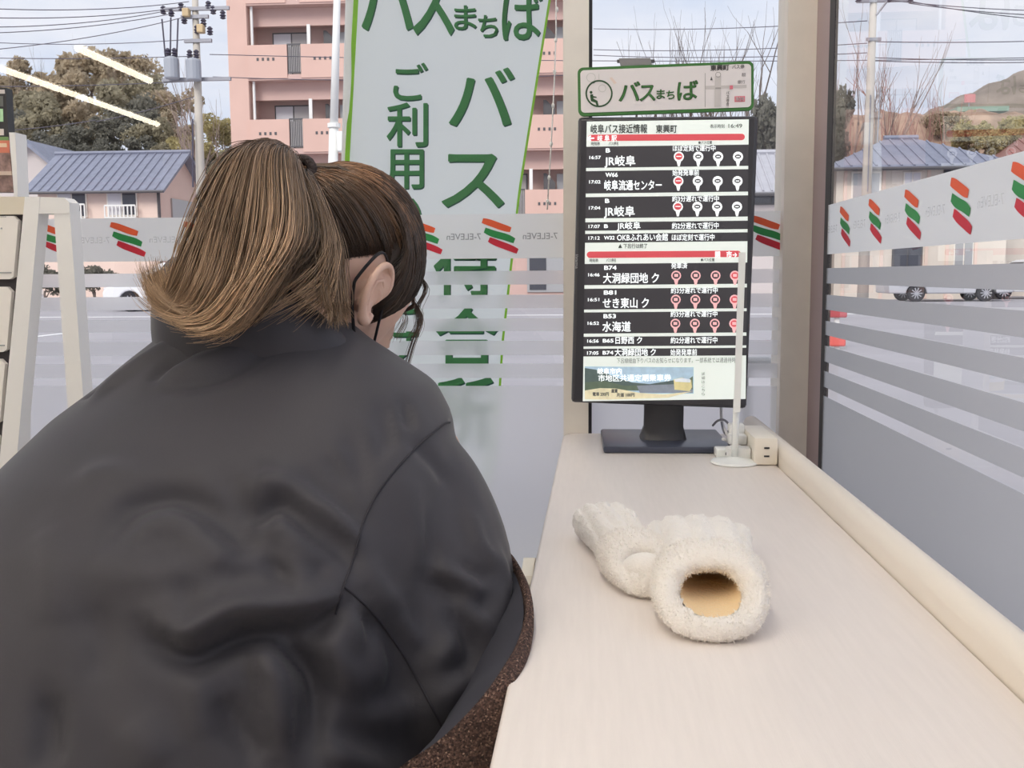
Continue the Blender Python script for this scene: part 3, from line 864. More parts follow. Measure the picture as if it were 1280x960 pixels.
MB().tube([(qx(-.05), YP2, -.05), (qx(5), YP2, 5), (qx(9.5), YP2, 9.5)], [.16, .12, .08], 12).build('shaft', M_conc, p2, smooth=True)
for py, a, b in ((2, 1070, 1140), (50, 1082, 1100)):
    z = at(1090, py, YP2).z
    MB().box(at(a, py, YP2).x, YP2 - .12, z - .04, at(b, py, YP2).x, YP2 - .04, z + .04).build('cross_arm', M_steel, p2)
for a in (1072, 1110, 1136):
    mb = MB(); p = at(a, 4, YP2); insul(mb, (p.x, YP2 - .08, p.z)); mb.build('insulator', M_ins, p2)
q = at(1094, 20, YP2); q2 = at(1108, 2, YP2)
MB().tube([(q.x, YP2 - .1, q.z), (q2.x, YP2 - .1, q2.z)], .03, 5).build('brace', M_steel, p2)
for a, y1, y2 in ((1086, 120, 240), (1098, 110, 180)):
    p, q = at(a, y1, YP2), at(a - 4, y2, YP2)
    MB().tube([(p.x, YP2 - .16, p.z), (q.x, YP2 - .18, q.z)], .018, 5).build('stay_wire', M_steel, p2)
for (py, py2) in ((52, 50), (72, 74), (76, 77)):
    wire('%s level overhead wire from the top at the right before the mountain', at(1090, py, YP2), at(1330, py2, 30), .04, .013, 'wires at the right')
for (py, py2, a) in ((2, 26, 1140), (4, 20, 1136), (0, 14, 1110)):
    wire('%s sloping overhead wire at the top right by the slim pole', at(a, py, YP2), at(1320, py2, 24), .05, .011, 'sloping wires at the right')
for (py, py2) in ((26, 36), (54, 62), (66, 69)):
    wire('%s dark wire from the top behind the sign board on the monitor', at(742, py2, 36), at(1084, py, YP2), .1, .012, 'wires behind the sign board')
# white lamp post
YL = 20.0
b0, b1 = at(414, 300, YL), at(422, -30, YL)
lp = empty('lamp_post', (b0.x, YL, -.05), 0, 'white flanged lamp post between the person and the banner', 'lamp post')
ll = (b1.x - b0.x) / (b1.z - b0.z)
lxf = lambda z: b0.x + ll * (z - b0.z)
zf = at(416, 157, YL).z
MB().tube([(lxf(-.05), YL, -.05), (lxf(zf), YL, zf)], [.11, .095], 12).build('lower_shaft', M_white, lp, smooth=True)
MB().tube([(lxf(zf), YL, zf), (lxf(7.2), YL, 7.2)], [.085, .065], 12).build('upper_shaft', M_white, lp, smooth=True)
MB().lathe([(.13, -.04), (.13, .04)], Matrix.Translation((lxf(zf), YL, zf)), 12).build('flange', M_white, lp)
MB().rbox(lxf(4) + .08, YL - .15, at(0, 197, YL).z, lxf(4) + .26, YL + .05, at(0, 172, YL).z, .03).build('control_box', M_white, lp)
MB().rbox(lxf(7.2) - .6, YL - .12, 7.15, lxf(7.2) + .1, YL + .12, 7.3, .04).build('lamp_head', M_white, lp)

# ---- cars
M_tyre = mat('black_tyre', rgb(40, 38, 44), .8)
M_rim = mat('alloy_rim', rgb(200, 200, 206), .3, .7)
M_carglass = mat('car_glass', rgb(56, 62, 70), .1, spec=.8)
def car(x, y, label, paint, Lc=4.1, Hc=1.5, wb=2.45, flip=False, rz=0):
    """nose towards -x; x, y at the middle of the near side"""
    r = empty('car', (x, y, -.02), rz + (math.pi if flip else 0), label, 'car')
    Wc = 1.66
    bd = MB()
    low = [(-Lc / 2, .32), (-Lc / 2 + .02, .62), (-Lc / 2 + .2, .78), (-Lc * .27, .9), (-Lc * .1, Hc * .97), (Lc * .1, Hc), (Lc * .34, Hc * .96), (Lc / 2 - .12, .95), (Lc / 2, .8), (Lc / 2, .34)]
    # lower body with wheel arches
    f_, b_ = -wb / 2, wb / 2
    base = [(Lc / 2, .32)]
    for cx_ in (b_, f_):
        for k in range(9):
            an = math.pi * k / 8
            base.append((cx_ + .36 * math.cos(an), .28 + .36 * math.sin(an)))
    base.append((-Lc / 2, .30))
    poly = base + [(-Lc / 2 - .02, .6), (-Lc / 2 + .15, .78), (-Lc * .27, .92), (Lc / 2 - .05, .95), (Lc / 2 + .02, .7)]
    bd.prism(poly, -Wc / 2, Wc / 2)
    b = bd.build('body', paint, r, world=False)
    bv = b.modifiers.new('edge', 'BEVEL'); bv.width = .05; bv.segments = 2; bv.limit_method = 'ANGLE'; bv.angle_limit = .6
    cab = MB()
    rings = []
    for z, xa_, xb_, w in ((.9, -Lc * .27, Lc / 2 - .1, Wc / 2 - .02), (Hc - .06, -Lc * .09, Lc * .36, Wc / 2 - .16), (Hc, -Lc * .06, Lc * .33, Wc / 2 - .24)):
        rings.append([(xa_, -w, z), (xb_, -w, z), (xb_, w, z), (xa_, w, z)])
    cab.loft(rings); c_ = cab.build('cabin', paint, r, world=False)
    for sy in (-1, 1):
        for (u0, u1) in ((.12, .42), (.46, .70), (.74, .93)):
            pts = []
            for (u, zz) in ((u0, .96), (u1, .96), (u1, Hc - .14), (u0 + .02, Hc - .14)):
                t = (zz - .9) / (Hc - .96)
                xa_ = -Lc * .27 + (Lc * .18) * t; xb_ = Lc / 2 - .1 + (Lc * .36 - Lc / 2 + .1) * t
                w = Wc / 2 - .02 - .14 * t + .008
                pts.append((xa_ + (xb_ - xa_) * u, sy * w, zz))
            MB().add(pts, [(0, 1, 2, 3)]).build('side_window', M_carglass, c_, world=False)
    MB().add([(-Lc * .262, -Wc / 2 + .1, .95), (-Lc * .262, Wc / 2 - .1, .95), (-Lc * .1 - .02, Wc / 2 - .22, Hc - .1), (-Lc * .1 - .02, -Wc / 2 + .22, Hc - .1)], [(0, 1, 2, 3)]).build('windscreen', M_carglass, c_, world=False)
    for cx_ in (f_, b_):
        for sy in (-1, 1):
            M = Matrix.Translation((cx_, sy * (Wc / 2 - .1), .30)) @ Matrix.Rotation(math.pi / 2, 4, 'X')
            w = MB().lathe([(.2, -.1), (.29, -.1), (.31, -.06), (.31, .06), (.29, .1), (.2, .1)], M, 24).build('wheel', M_tyre, r, world=False)
            rm = MB()
            for k in range(10):
                an = 2 * math.pi * k / 10
                M2 = M @ Matrix.Rotation(an, 4, 'Z')
                rm.box(.03, -.018, -.108, .2, .018, .108, M2)
            rm.lathe([(.05, -.112), (.05, .112)], M, 10)
            rm.build('rim', M_rim, w, world=False)
    for sy in (-1, 1):
        MB().rbox(-Lc / 2 - .01, sy * .62 - .14, .62, -Lc / 2 + .12, sy * .62 + .14, .75, .03).build('headlamp', M_curt, r, world=False)
        MB().rbox(-Lc * .2, sy * (Wc / 2 + .04) - .06, .92, -Lc * .2 + .12, sy * (Wc / 2 + .04) + .06, 1.04, .02).build('wing_mirror', paint, r, world=False)
    return r
M_silver = mat('silver_car_paint', rgb(206, 206, 212), .3, .3)
M_wpaint = mat('white_car_paint', rgb(236, 236, 240), .3)
x = at(1190, 370, 36.4).x
car(x, 37.3, 'silver white car parked in front of the blue roofed house at the right', M_silver, 4.3, 1.27, 2.4)
x = at(186, 360, 30).x
car(x + .55, 31, 'white car parked behind the hair of the person at the left', M_wpaint, 4.2, 1.5, 2.5)
x = at(1318, 325, 38).x
car(x, 40, 'white car cut off at the right edge of the view', M_wpaint, 4.2, 1.5, 2.5)

# red boxes low behind the corner post
for i, (px, py, w, h, Y) in enumerate([(1048, 391, 22, 12, 14), (1048, 422, 19, 22, 12)]):
    p = at(px, py, Y)
    r = empty('red_box' if i == 0 else 'traffic_cone_base', (p.x, Y, -.02), 0, ['dull red box on a post outside beside the corner post', 'bright red marker block outside, low beside the corner post'][i], ['box', 'marker'][i])
    k = Y / F
    MB().rbox(p.x - w * k / 2, Y, p.z - h * k / 2, p.x + w * k / 2, Y + .15, p.z + h * k / 2, .02).build('case', mat('red_plastic' + '_dull' * (i == 0), rgb(*((188, 70, 78) if i == 0 else (232, 96, 88))), .5), r)
    MB().box(p.x - .03, Y + .05, -.02, p.x + .03, Y + .1, p.z).build('post', M_white, r)
    MB().box(p.x - .12, Y - .03, -.02, p.x + .12, Y + .2, .03).build('foot', M_alu, r)

# ---- the banner outside the glass
def BD(px, py):
    return 2.62 + .10 * ((px - 560) / 130) * max(0, (py - 100) / 400) + .012 * math.sin(px * .035 + py * .006)
def bpt(px, py, off=0.0):
    return at(px, py, BD(px, py) - off)
bl = lambda y: np.interp(y, [-160, 0, 200, 620], [449, 443, 432, 421])
br = lambda y: np.interp(y, [-160, 0, 240, 430, 480, 560, 620], [712, 688, 650, 629, 626, 620, 604])
c0 = at(430, 640, 2.62)
bn = empty('banner', (c0.x, 2.66, -.01), 0, 'white banner with green lettering and lime edges, outside the window', 'banner')
def bstrip(name, m, fa, fb, off, n=14, y0=-160, y1=620, k=40):
    vs = []; fs = []
    for j in range(k + 1):
        y = y0 + (y1 - y0) * j / k
        for i in range(n + 1):
            px = fa(y) + (fb(y) - fa(y)) * i / n
            vs.append(tuple(bpt(px, y, off)))
    for j in range(k):
        for i in range(n):
            a = j * (n + 1) + i; fs.append((a, a + 1, a + n + 2, a + n + 1))
    return MB().add(vs, fs).build(name, m, bn, smooth=True, fixn=False)
def cloth_mat(name, col, tl):
    m = bpy.data.materials.new(name); m.use_nodes = True
    nt = m.node_tree; nt.nodes.clear()
    out = nt.nodes.new('ShaderNodeOutputMaterial'); mx = nt.nodes.new('ShaderNodeMixShader'); mx.inputs[0].default_value = tl
    d = nt.nodes.new('ShaderNodeBsdfDiffuse'); t = nt.nodes.new('ShaderNodeBsdfTranslucent')
    d.inputs[0].default_value = (*col, 1); t.inputs[0].default_value = (*col, 1)
    nt.links.new(d.outputs[0], mx.inputs[1]); nt.links.new(t.outputs[0], mx.inputs[2]); nt.links.new(mx.outputs[0], out.inputs[0])
    return m
M_bcloth = cloth_mat('banner_cloth', rgb(244, 250, 248), .66)
M_blime = cloth_mat('banner_lime_edge', rgb(150, 206, 76), .4)
M_bgreen = cloth_mat('banner_green_print', rgb(92, 158, 104), .3)
M_bdgreen = cloth_mat('banner_dark_outline', rgb(70, 110, 100), .3)
bstrip('cloth', M_bcloth, bl, br, 0)
bstrip('lime_edge', M_blime, lambda y: bl(y) - 1, lambda y: bl(y) + 5, .002, 1)
bstrip('lime_edge', M_blime, lambda y: br(y) - 2.4, lambda y: br(y) + .5, .002, 1)
MB().tube([tuple(bpt(442, -170, -.03)), tuple(bpt(430, 300, -.03)), (c0.x - .02, 2.68, -.01)], .012, 10).build('pole', M_white, bn, smooth=True)
MB().tube([tuple(bpt(440, -158, -.03)), tuple(bpt(716, -158, -.03))], .008, 8).build('cross_rod', M_white, bn, smooth=True)
MB().lathe([(.16, 0), (.17, .02), (.16, .06), (.05, .08)], Matrix.Translation((c0.x - .02, 2.68, -.012)), 20).build('foot', M_white, bn)
btx = MB(); btx2 = MB()
def btext(s, x, ybase, h, w, sh=0.0, out=True):
    """lettering on the cloth, at picture places; slant follows the cloth"""
    if out:
        M = Matrix(((1, sh, 0, x + 1.2), (0, -1, 0, ybase + 1.6), (0, 0, 1, 0), (0, 0, 0, 1)))
        text(btx2, s, M, h / .88, w, bold=.012, spread=0)
    M = Matrix(((1, sh, 0, x), (0, -1, 0, ybase), (0, 0, 1, 0), (0, 0, 0, 1)))
    text(btx, s, M, h / .88, w, bold=.012, spread=0)
btext('バ', 453, 36, 98, 66, -.05); btext('ス', 517, 40, 98, 50, -.05)
btext('ま', 568, 35, 31, 27); btext('ち', 598, 45, 29, 24); btext('ば', 628, 46, 60, 49)
for s, x0, yb, h, w in (('バ', 562, 156, 76, 80), ('ス', 553, 256, 78, 76), ('待', 543, 364, 80, 76), ('合', 545, 452, 72, 76), ('所', 543, 545, 78, 74)):
    btext(s, x0, yb, h, w)
for s, x0, yb, h, w in (('ご', 492, 123, 46, 42), ('利', 484, 178, 52, 50), ('用', 482, 231, 50, 47), ('い', 482, 276, 36, 44), ('た', 478, 334, 46, 46), ('だ', 477, 390, 46, 46), ('け', 476, 446, 46, 46), ('ま', 475, 505, 46, 44), ('す', 474, 560, 46, 44)):
    btext(s, x0, yb, h, w)
bwarp = lambda off: (lambda P: [tuple(bpt(p[0], p[1], off)) for p in P])
LATER.append((btx2, 'lettering_outline', M_bdgreen, bn, bwarp(.003)))
LATER.append((btx, 'lettering', M_bgreen, bn, bwarp(.0045)))
# ------------------------------------------------------------------ the counter and what stands on it
ZT = 0.73
def counter_mat():
    m = mat('white_grain_laminate', rgb(236, 227, 221), 0.42, var=0.02, vscale=14, bump=0.06, bscale=60, stretch=(14, 1, 1))
    return m
M_lam = counter_mat()
M_ledge = mat('cream_ledge', rgb(238, 229, 217), 0.4)
ct = empty('counter', (0.13, 0.65, 0), 0, 'long white laminate counter with a raised cream back ledge along the right window', 'counter')
# rounded far left corner
XR = 0.3135
outl = [(-.082, -.7), (-.0265, 1.845)] + [(-.0265 + .022 * (1 - math.cos(a)), 1.845 + .04 * math.sin(a)) for a in np.linspace(.2, math.pi / 2, 6)] + [(XR, 1.885), (XR, -.7)]
bm = bmesh.new()
lo = [bm.verts.new((x, y, ZT - .03)) for x, y in outl]
f = bm.faces.new(lo); r_ = bmesh.ops.extrude_face_region(bm, geom=[f])
for v in [g_ for g_ in r_['geom'] if isinstance(g_, bmesh.types.BMVert)]: v.co.z = ZT
bmesh.ops.bevel(bm, geom=[e for e in bm.edges if abs(e.verts[0].co.z - e.verts[1].co.z) < 1e-6], offset=.004, segments=3, affect='EDGES', profile=.5)
bm.normal_update()
mb = MB(); bm.verts.index_update(); mb.add([tuple(v.co) for v in bm.verts], [[v.index for v in f.verts] for f in bm.faces]); bm.free()
shade_smooth(mb.build('worktop', M_lam, ct))
# ledge: rounded profile swept along y
prof = [(XR + .0006, .60), (XR + .0006, ZT + .016)] + [(XR + .0155 - .015 * math.cos(a), ZT + .016 + .015 * math.sin(a)) for a in np.linspace(.15, math.pi - .15, 9)] + [(XR + .031, ZT + .014), (XR + .034, .60)]
mb = MB(); mb.loft([[(x, y, z) for x, z in prof] for y in (-.7, 1.905)])
shade_smooth(mb.build('back_ledge', M_ledge, ct))
MB().box(.22, -.68, 0, .24, 1.86, ZT - .03).build('support_panel', M_lam, ct)
MB().box(-.02, -.66, 0, .22, -.64, ZT - .03).build('end_panel', M_lam, ct)

# ---- monitor standing upright on the counter
M_mon = mat('black_monitor_plastic', rgb(58, 57, 62), 0.35)
M_base = mat('dark_stand_plastic', rgb(66, 70, 86), 0.28)
MC = at(828, 328, 1.70)
MM = Matrix.Translation(MC) @ Matrix.Rotation(math.radians(-5.0), 4, 'Z') @ Matrix.Rotation(math.radians(1.35), 4, 'Y') @ Matrix.Rotation(math.radians(-1.0), 4, 'X')
MI = MM.inverted()
def S(px, py, off=0.0):
    """a place on the monitor's front, in the monitor's own axes"""
    o_ = MI @ CAM; d_ = (MI.to_3x3() @ ray(px, py))
    t = -o_.y / d_.y
    p = o_ + d_ * t
    return Vector((p.x, -off, p.z))
mon = empty('monitor', MC, 0, 'black portrait monitor on the counter showing a bus arrival board', 'monitor')
mon.rotation_euler = MM.to_euler()
tl, br_ = S(722, 146), S(934, 511)
hw, hh = .1475, (tl.z - br_.z) / 2
print('monitor half size', hw, hh, S(722, 146), S(940, 143), S(934, 513), S(714, 508))
sz0 = (tl.z + br_.z) / 2
def L(mb, name, m, par=mon, **k):
    return mb.build(name, m, par, world=False, **k)
mc_x = (S(722, 330).x + S(937, 330).x) / 2 - .0005
L(MB().rbox(mc_x - hw, .0, sz0 - hh, mc_x + hw, .035, sz0 + hh, .006), 'bezel', M_mon)
L(MB().rbox(mc_x - .09, .034, sz0 - .15, mc_x + .09, .055, sz0 + .15, .01), 'rear_housing', M_mon)
M_scr = mat('screen_lit_white', (0.66, 0.71, 0.67), 0.3, emit=0.45)
M_blk = mat('screen_dark_rows', rgb(58, 56, 60), 0.35, emit=0.35)
M_srd = mat('screen_red', rgb(196, 76, 84), 0.35, emit=0.4)
M_swh = mat('screen_white_text', (0.74, 0.76, 0.76), 0.35, emit=0.55)
M_sbk = mat('screen_dark_text', rgb(70, 72, 72), 0.35, emit=0.1)
M_spk = mat('screen_pale_red', rgb(232, 178, 180), 0.35, emit=0.45)
def spoly(mb, pts, off):
    mb.add([tuple(S(a, b, off)) for a, b in pts], [tuple(range(len(pts)))])
XL = lambda y: 733.5 - (y - 150) * 5.0 / 350      # left and right side of the picture area
XRR = lambda y: 936.0 - (y - 150) * 4.0 / 350
def srow(mb, y0, y1, a=0.0, b=0.0, off=.001):
    dy = -1.8 * (1 - (y0 - 150) / 350)
    spoly(mb, [(XL(y0) + a, y0 + 1), (XL(y1) + a, y1 + 1), (XRR(y1) - b, y1 + dy), (XRR(y0) - b, y0 + dy)], off)
mb = MB(); srow(mb, 151, 500.5, off=.0006)
screen = L(mb, 'screen', M_scr, fixn=False)
mb = MB()
ROWS = [(182.5, 209), (213, 241), (245.5, 272), (277, 287.5), (291.5, 302.5), (329, 355.5), (360, 386), (389.5, 416), (420, 432), (435, 444.5)]
for a, b in ROWS: srow(mb, a, b, off=.0010)
L(mb, 'dark_row', M_blk, screen, fixn=False)['kind'] = 'stuff'
mb = MB()
def capsule(mb, x0, x1, y0, y1, off):
    r = (y1 - y0) / 2; pts = []
    for k in range(9):
        an = math.pi / 2 + math.pi * k / 8; pts.append((x0 + r + r * math.cos(an), (y0 + y1) / 2 - r * math.sin(an)))
    for k in range(9):
        an = -math.pi / 2 + math.pi * k / 8; pts.append((x1 - r + r * math.cos(an), (y0 + y1) / 2 - 1.2 - r * math.sin(an)))
    spoly(mb, pts, off)
capsule(mb, 735, 931, 168.5, 176.5, .0012)
capsule(mb, 733.5, 926, 314.5, 322.5, .0012)
L(mb, 'direction_bar', M_srd, screen, fixn=False)['kind'] = 'stuff'
pw = MB(); pr = MB(); pp = MB(); pdk = MB()
def disc(mb, cx, cy, r, off, n=14, ry=None):
    spoly(mb, [(cx + r * math.cos(2 * math.pi * k / n), cy - (ry or r) * math.sin(2 * math.pi * k / n)) for k in range(n)], off)
for ri, y in enumerate((196.5, 227, 259)):
    for k, x in enumerate((848.5, 872.8, 897.6, 922.4)):
        x -= ri * .6
        disc(pw, x, y - .5, 6.4, .0014)
        spoly(pw, [(x - 3, y + 4), (x - 1.2, y + 11.5), (x + 1.2, y + 11.5), (x + 3, y + 4)], .0013)
        disc(pr if k == 0 else pdk, x, y - .7, 4.6 if k == 0 else 3.9, .0017, ry=4.2 if k == 0 else 2.6)
        if k: spoly(pw, [(x - 2.2, y - 1.4), (x - 2.2, y + .2), (x + 2.2, y + .2), (x + 2.2, y - 1.4)], .0019)
        else: spoly(pw, [(x - 3.2, y - 1.4), (x - 3.2, y - .2), (x + 3.2, y - .2), (x + 3.2, y - 1.4)], .0019)
for ri, y in enumerate((345, 375, 405)):
    for k, x in enumerate((845.2, 869.6, 894.4, 918.6)):
        x -= ri * .5
        disc(pp, x, y - .5, 6.2, .0014)
        spoly(pp, [(x - 3, y + 4), (x - 1.2, y + 11), (x + 1.2, y + 11), (x + 3, y + 4)], .0013)
        disc(pdk if k < 3 else pr, x, y - .6, 4.6, .0017, ry=4.2)
        spoly(pp, [(x - 2.4, y - 2.6), (x - 2.4, y + 1.2), (x + 2.4, y + 1.2), (x + 2.4, y - 2.6)], .0019)
L(pw, 'stop_marker', M_swh, screen, fixn=False)['kind'] = 'stuff'; L(pp, 'stop_marker_pale', M_spk, screen, fixn=False)['kind'] = 'stuff'
L(pr, 'stop_marker_red', M_srd, screen, fixn=False)['kind'] = 'stuff'; L(pdk, 'stop_marker_dark', M_blk, screen, fixn=False)['kind'] = 'stuff'
tw = MB(); tk = MB(); tn = MB()
def stext(tgt, s, x, yb, h, w=None, bold=.02):
    """lettering on the screen: left end and base line in the picture, height and width in picture units"""
    p0 = S(x, yb); ux = (S(x + 20, yb - .12) - p0) / 20; uy = (S(x, yb - 20) - p0) / 20
    M = Matrix(((ux.x, uy.x, 0, p0.x), (0, 0, -1, -.0021), (ux.z, uy.z, 0, p0.z), (0, 0, 0, 1)))
    text(tgt, s, M, h / .88, w, bold, 0.0)
stext(tk, '岐阜バス接近情報', 738.5, 166, 10.5, 70, .02); stext(tk, '東興町', 820, 165.5, 9.5, 26, .02)
stext(tn, '表示時刻', 887.5, 160, 4.6, 18, .01); stext(tn, '16:49', 910.5, 160, 6.2, 17, .01)
stext(tw, '←', 734.5, 176.3, 9, 8, .05); stext(tw, '岐 阜 駅', 747, 176.0, 7, 24, .012)
stext(tn, '時刻表', 739, 181.6, 4, 11); stext(tn, 'バス停名', 761, 181.4, 4, 12); stext(tn, '●バス位置', 873, 180, 3.6, 17)
for (y0, y1), num, tm, nm, wd, st, sw in zip(ROWS[:3] + ROWS[5:8], ('B', 'W66', 'B', 'B74', 'B81', 'B53'), ('16:57', '17:02', '17:04', '16:46', '16:51', '16:52'),
        ('JR岐阜', '岐阜流通センター', 'JR岐阜', '大洞緑団地 ク', 'せき東山 ク', '水海道'), (38, 71, 38, 69, 57, 35),
        ('ほぼ定刻で運行中', '始発発車前', '約3分遅れで運行中', '発車済', '約3分遅れで運行中', '約3分遅れで運行中'), (53, 33, 58, 20, 58, 58)):
    s = (y0 - 183) / 262 * 3.5
    stext(tw, num, 757.5 - s, y0 + 8.2, 6.4, 5 if len(num) == 1 else 15, .03)
    stext(tw, tm, 737 - s * .8, y0 + 16.5, 5, 14, .02)
    stext(tw, nm, 756 - s, y0 + 24, 12, wd, .018)
    stext(tw, st, 841 - s, y0 + 6.2, 7, sw, .014)
for (y0, y1), tm, num, nm, nx, wd, st, sw in zip((ROWS[3], ROWS[4], ROWS[8], ROWS[9]), ('17:07', '17:12', '16:56', '17:05'), ('B', 'W32', 'B65', 'B74'), ('JR岐阜', 'OKBふれあい会館', '日野西 ク', '大洞緑団地 ク'),
        (771.5, 771.5, 769.5, 768.5), (29, 63, 33, 51), ('約2分遅れで運行中', 'ほぼ定刻で運行中', '約2分遅れで運行中', '始発発車前'), (58, 53, 58, 33)):
    s = (y0 - 183) / 262 * 3.0
    stext(tw, tm, 737 - s, y0 + 8.2, 5.2, 14, .02); stext(tw, num, 756.5 - s, y0 + 8, 5.6, 4.5 if len(num) == 1 else 13, .03)
    stext(tw, nm, nx, y0 + 9, 8.6, wd, .016); stext(tw, st, 841 - s, y0 + 8.6, 7.6, sw, .014)
stext(tn, '▲ 下呂行は終了', 773, 310, 5.5, 36); stext(tw, '関　市→', 894, 321.6, 7.6, 27, .03)
stext(tn, '時刻表', 737, 327.3, 4, 11); stext(tn, 'バス停名', 758, 327.2, 4, 12); stext(tn, '●バス位置', 876, 326.4, 3.6, 17)
stext(tn, '下呂線経由下りバスのお知らせになります。一部系統では通過待時', 771, 453.5, 6.2, 146, .0)
stext(tn, '電車 200円', 741, 494.5, 4.6, 20, .03); stext(tn, '片道 100円', 771, 495.5, 4.6, 22, .03); stext(tn, '運賃', 764, 490.5, 4.6, 8, .03)
for k in range(6): stext(tn, '詳細はこちら'[k], 877, 469 + k * 5, 4, 4, .0)
stext(tw, '岐阜市内', 747, 467, 7, 30, .03); stext(tw, '市地区共通定期乗車券', 748, 476, 8, 90, .015)
LATER += [(tw, 'lettering', M_swh, screen, lambda V: V, 1), (tk, 'lettering', M_sbk, screen, lambda V: V, 1), (tn, 'lettering_fine', mat('screen_grey_text', rgb(110, 112, 112), .35, emit=.1), screen, lambda V: V, 1)]
# the little landscape picture at the foot of the screen
def simg(name, col, pts, off):
    mb = MB(); spoly(mb, pts, off); return L(mb, name, mat('screen_' + name, col, .35, emit=.35, var=.1, vscale=90), screen, fixn=False)
simg('picture_sky', rgb(164, 188, 206), [(731, 458), (731, 492), (867, 492), (867, 459)], .0009)
simg('picture_hill', rgb(84, 98, 96), [(731, 460), (731, 486), (866, 486), (866, 480), (850, 474), (812, 480), (790, 478), (770, 472), (757, 466), (745, 462)], .0011)
simg('picture_trees', rgb(92, 106, 90), [(731, 478), (731, 488), (866, 488), (866, 470), (861, 474), (840, 481), (780, 482), (755, 476)], .0012)
simg('picture_road', rgb(130, 138, 150), [(800, 491), (866, 491), (866, 487), (848, 480), (796, 482)], .0013)
simg('picture_bus', rgb(206, 196, 146), [(843, 487), (862, 489), (865, 484), (864, 475), (852, 472), (842, 474)], .0015)
simg('picture_bus_window', rgb(216, 222, 230), [(844, 477), (863, 478), (863, 474), (852, 472.5), (843, 474)], .0016)
simg('picture_sand', rgb(216, 208, 176), [(731, 488), (731, 499), (760, 499.5), (835, 497), (866, 489), (830, 493), (800, 491), (770, 485.5), (750, 485)], .0014)
bt = MB(); p0 = S(719.6, 318); M = Matrix(((0, 1, 0, p0.x), (0, 0, -1, -.0008), (-1, 0, 0, p0.z), (0, 0, 0, 1)))
text(bt, 'iiyama', M, .0075, .024, .0, 0.0)
LATER.append((bt, 'maker_lettering', M_alu, mon, lambda V: V, 1))
# stand: neck, base plate (built in the room's axes)
n0, n1 = at(805, 512, 1.715), at(852, 512, 1.715)
zb = ZT + .012
nk = MB()
cxn = (n0.x + n1.x) / 2 + .004
rings = []
for z, w, d, yc in ((n0.z + .03, .034, .012, 1.745), (n0.z - .01, .034, .012, 1.745), (ZT + .035, .034, .014, 1.75), (ZT + .02, .038, .022, 1.755), (zb, .040, .03, 1.76)):
    rings.append([(cxn + w * sx * (1 - .15 * (abs(sy) > .9)), yc + d * sy, z) for sx, sy in ((-1, -.6), (-.8, -1), (.8, -1), (1, -.6), (1, .6), (.8, 1), (-.8, 1), (-1, .6))])
nk.loft(rings)
shade_smooth(nk.build('neck', M_mon, mon), 50)
bq = [at(754, 563, 1.672), at(915, 563, 1.672)]
bw0, bw1 = bq[0].x, bq[1].x
shade_smooth(MB().rbox(bw0, 1.668, ZT, bw1, 1.862, zb, .004).build('base_plate', M_base, mon))
MB().lathe([(.030, 0), (.030, .012), (.022, .02)], MM @ Matrix.Translation((0, .055, -.02)) @ Matrix.Rotation(-math.pi / 2, 4, 'X'), 20).build('pivot', M_mon, mon)

# ---- sign board sitting on the monitor
sg = empty('sign_board', MM @ Vector((0, .012, tl.z + .002)), 0, 'white sign board with green border and lettering, sitting on top of the monitor', 'sign')
M_sgn = mat('sign_white', rgb(232, 226, 226), .5)
M_sgreen = mat('sign_green', rgb(58, 116, 52), .5)
M_sdk = mat('sign_dark_green', rgb(40, 78, 44), .5)
def rr_poly(c, r, n=6):
    """rounded outline through four picture corners tl, tr, br, bl"""
    P = [Vector(p) for p in c]; out = []
    for i in range(4):
        a, b, d = P[i - 1], P[i], P[(i + 1) % 4]
        u = (a - b).normalized(); v = (d - b).normalized()
        for k in range(n + 1):
            t = math.pi / 2 * k / n
            out.append(tuple(b + (u + v) * r - (u * math.sin(t) + v * math.cos(t)) * r if False else b + u * r * (1 - math.sin(t)) + v * r * (1 - math.cos(t))))
    return out
outer = rr_poly([(722, 85), (942, 76.5), (942, 138), (723, 145.5)], 7)
inner = rr_poly([(725.5, 88.5), (938.8, 80.2), (938.8, 134.2), (726.5, 141.5)], 5)
def wpt(px, py, off): return tuple(MM @ S(px, py, off))
def slab(pts, o0, o1):
    n = len(pts); vs = [wpt(a, b, o0) for a, b in pts] + [wpt(a, b, o1) for a, b in pts]
    fs = [tuple(range(n)), tuple(range(n, 2 * n))[::-1]] + [(i, (i + 1) % n, n + (i + 1) % n, n + i) for i in range(n)]
    return MB().add(vs, fs)
slab(outer, .002, -.006).build('border', M_sgreen, sg)
slab(inner, .0032, .0019).build('face', M_sgn, sg)
def gp(mb, pts, off=.0038): mb.add([wpt(a, b, off) for a, b in pts], [tuple(range(len(pts)))])
def ring_(mb, cx, cy, r0, r1, off=.0038, n=40, a0=0, a1=2 * math.pi):
    vs = []; fs = []
    for k in range(n + 1):
        an = a0 + (a1 - a0) * k / n
        vs += [wpt(cx + r0 * math.cos(an), cy - r0 * math.sin(an), off), wpt(cx + r1 * math.cos(an), cy - r1 * math.sin(an), off)]
    for k in range(n): fs.append((2 * k, 2 * k + 1, 2 * k + 3, 2 * k + 2))
    mb.add(vs, fs)
em = MB(); ring_(em, 749, 117.5, 15, 17); 
gp(em, [(739 + 1.8 * math.cos(a), 116 - 1.8 * math.sin(a)) for a in np.linspace(0, 6.28, 11)[:-1]])
gp(em, [(738, 118.5), (741.5, 118.5), (742, 124), (747, 126.5), (748.5, 132.5), (746, 132.8), (744.5, 128.8), (739, 127), (738, 122)]); gp(em, [(741, 120.5), (746, 121.5), (746, 122.8), (741, 122.5)])
gp(em, [(740, 103), (743, 101.5), (744, 104), (741, 105)])
em.build('emblem', M_sdk, sg, fixn=False)
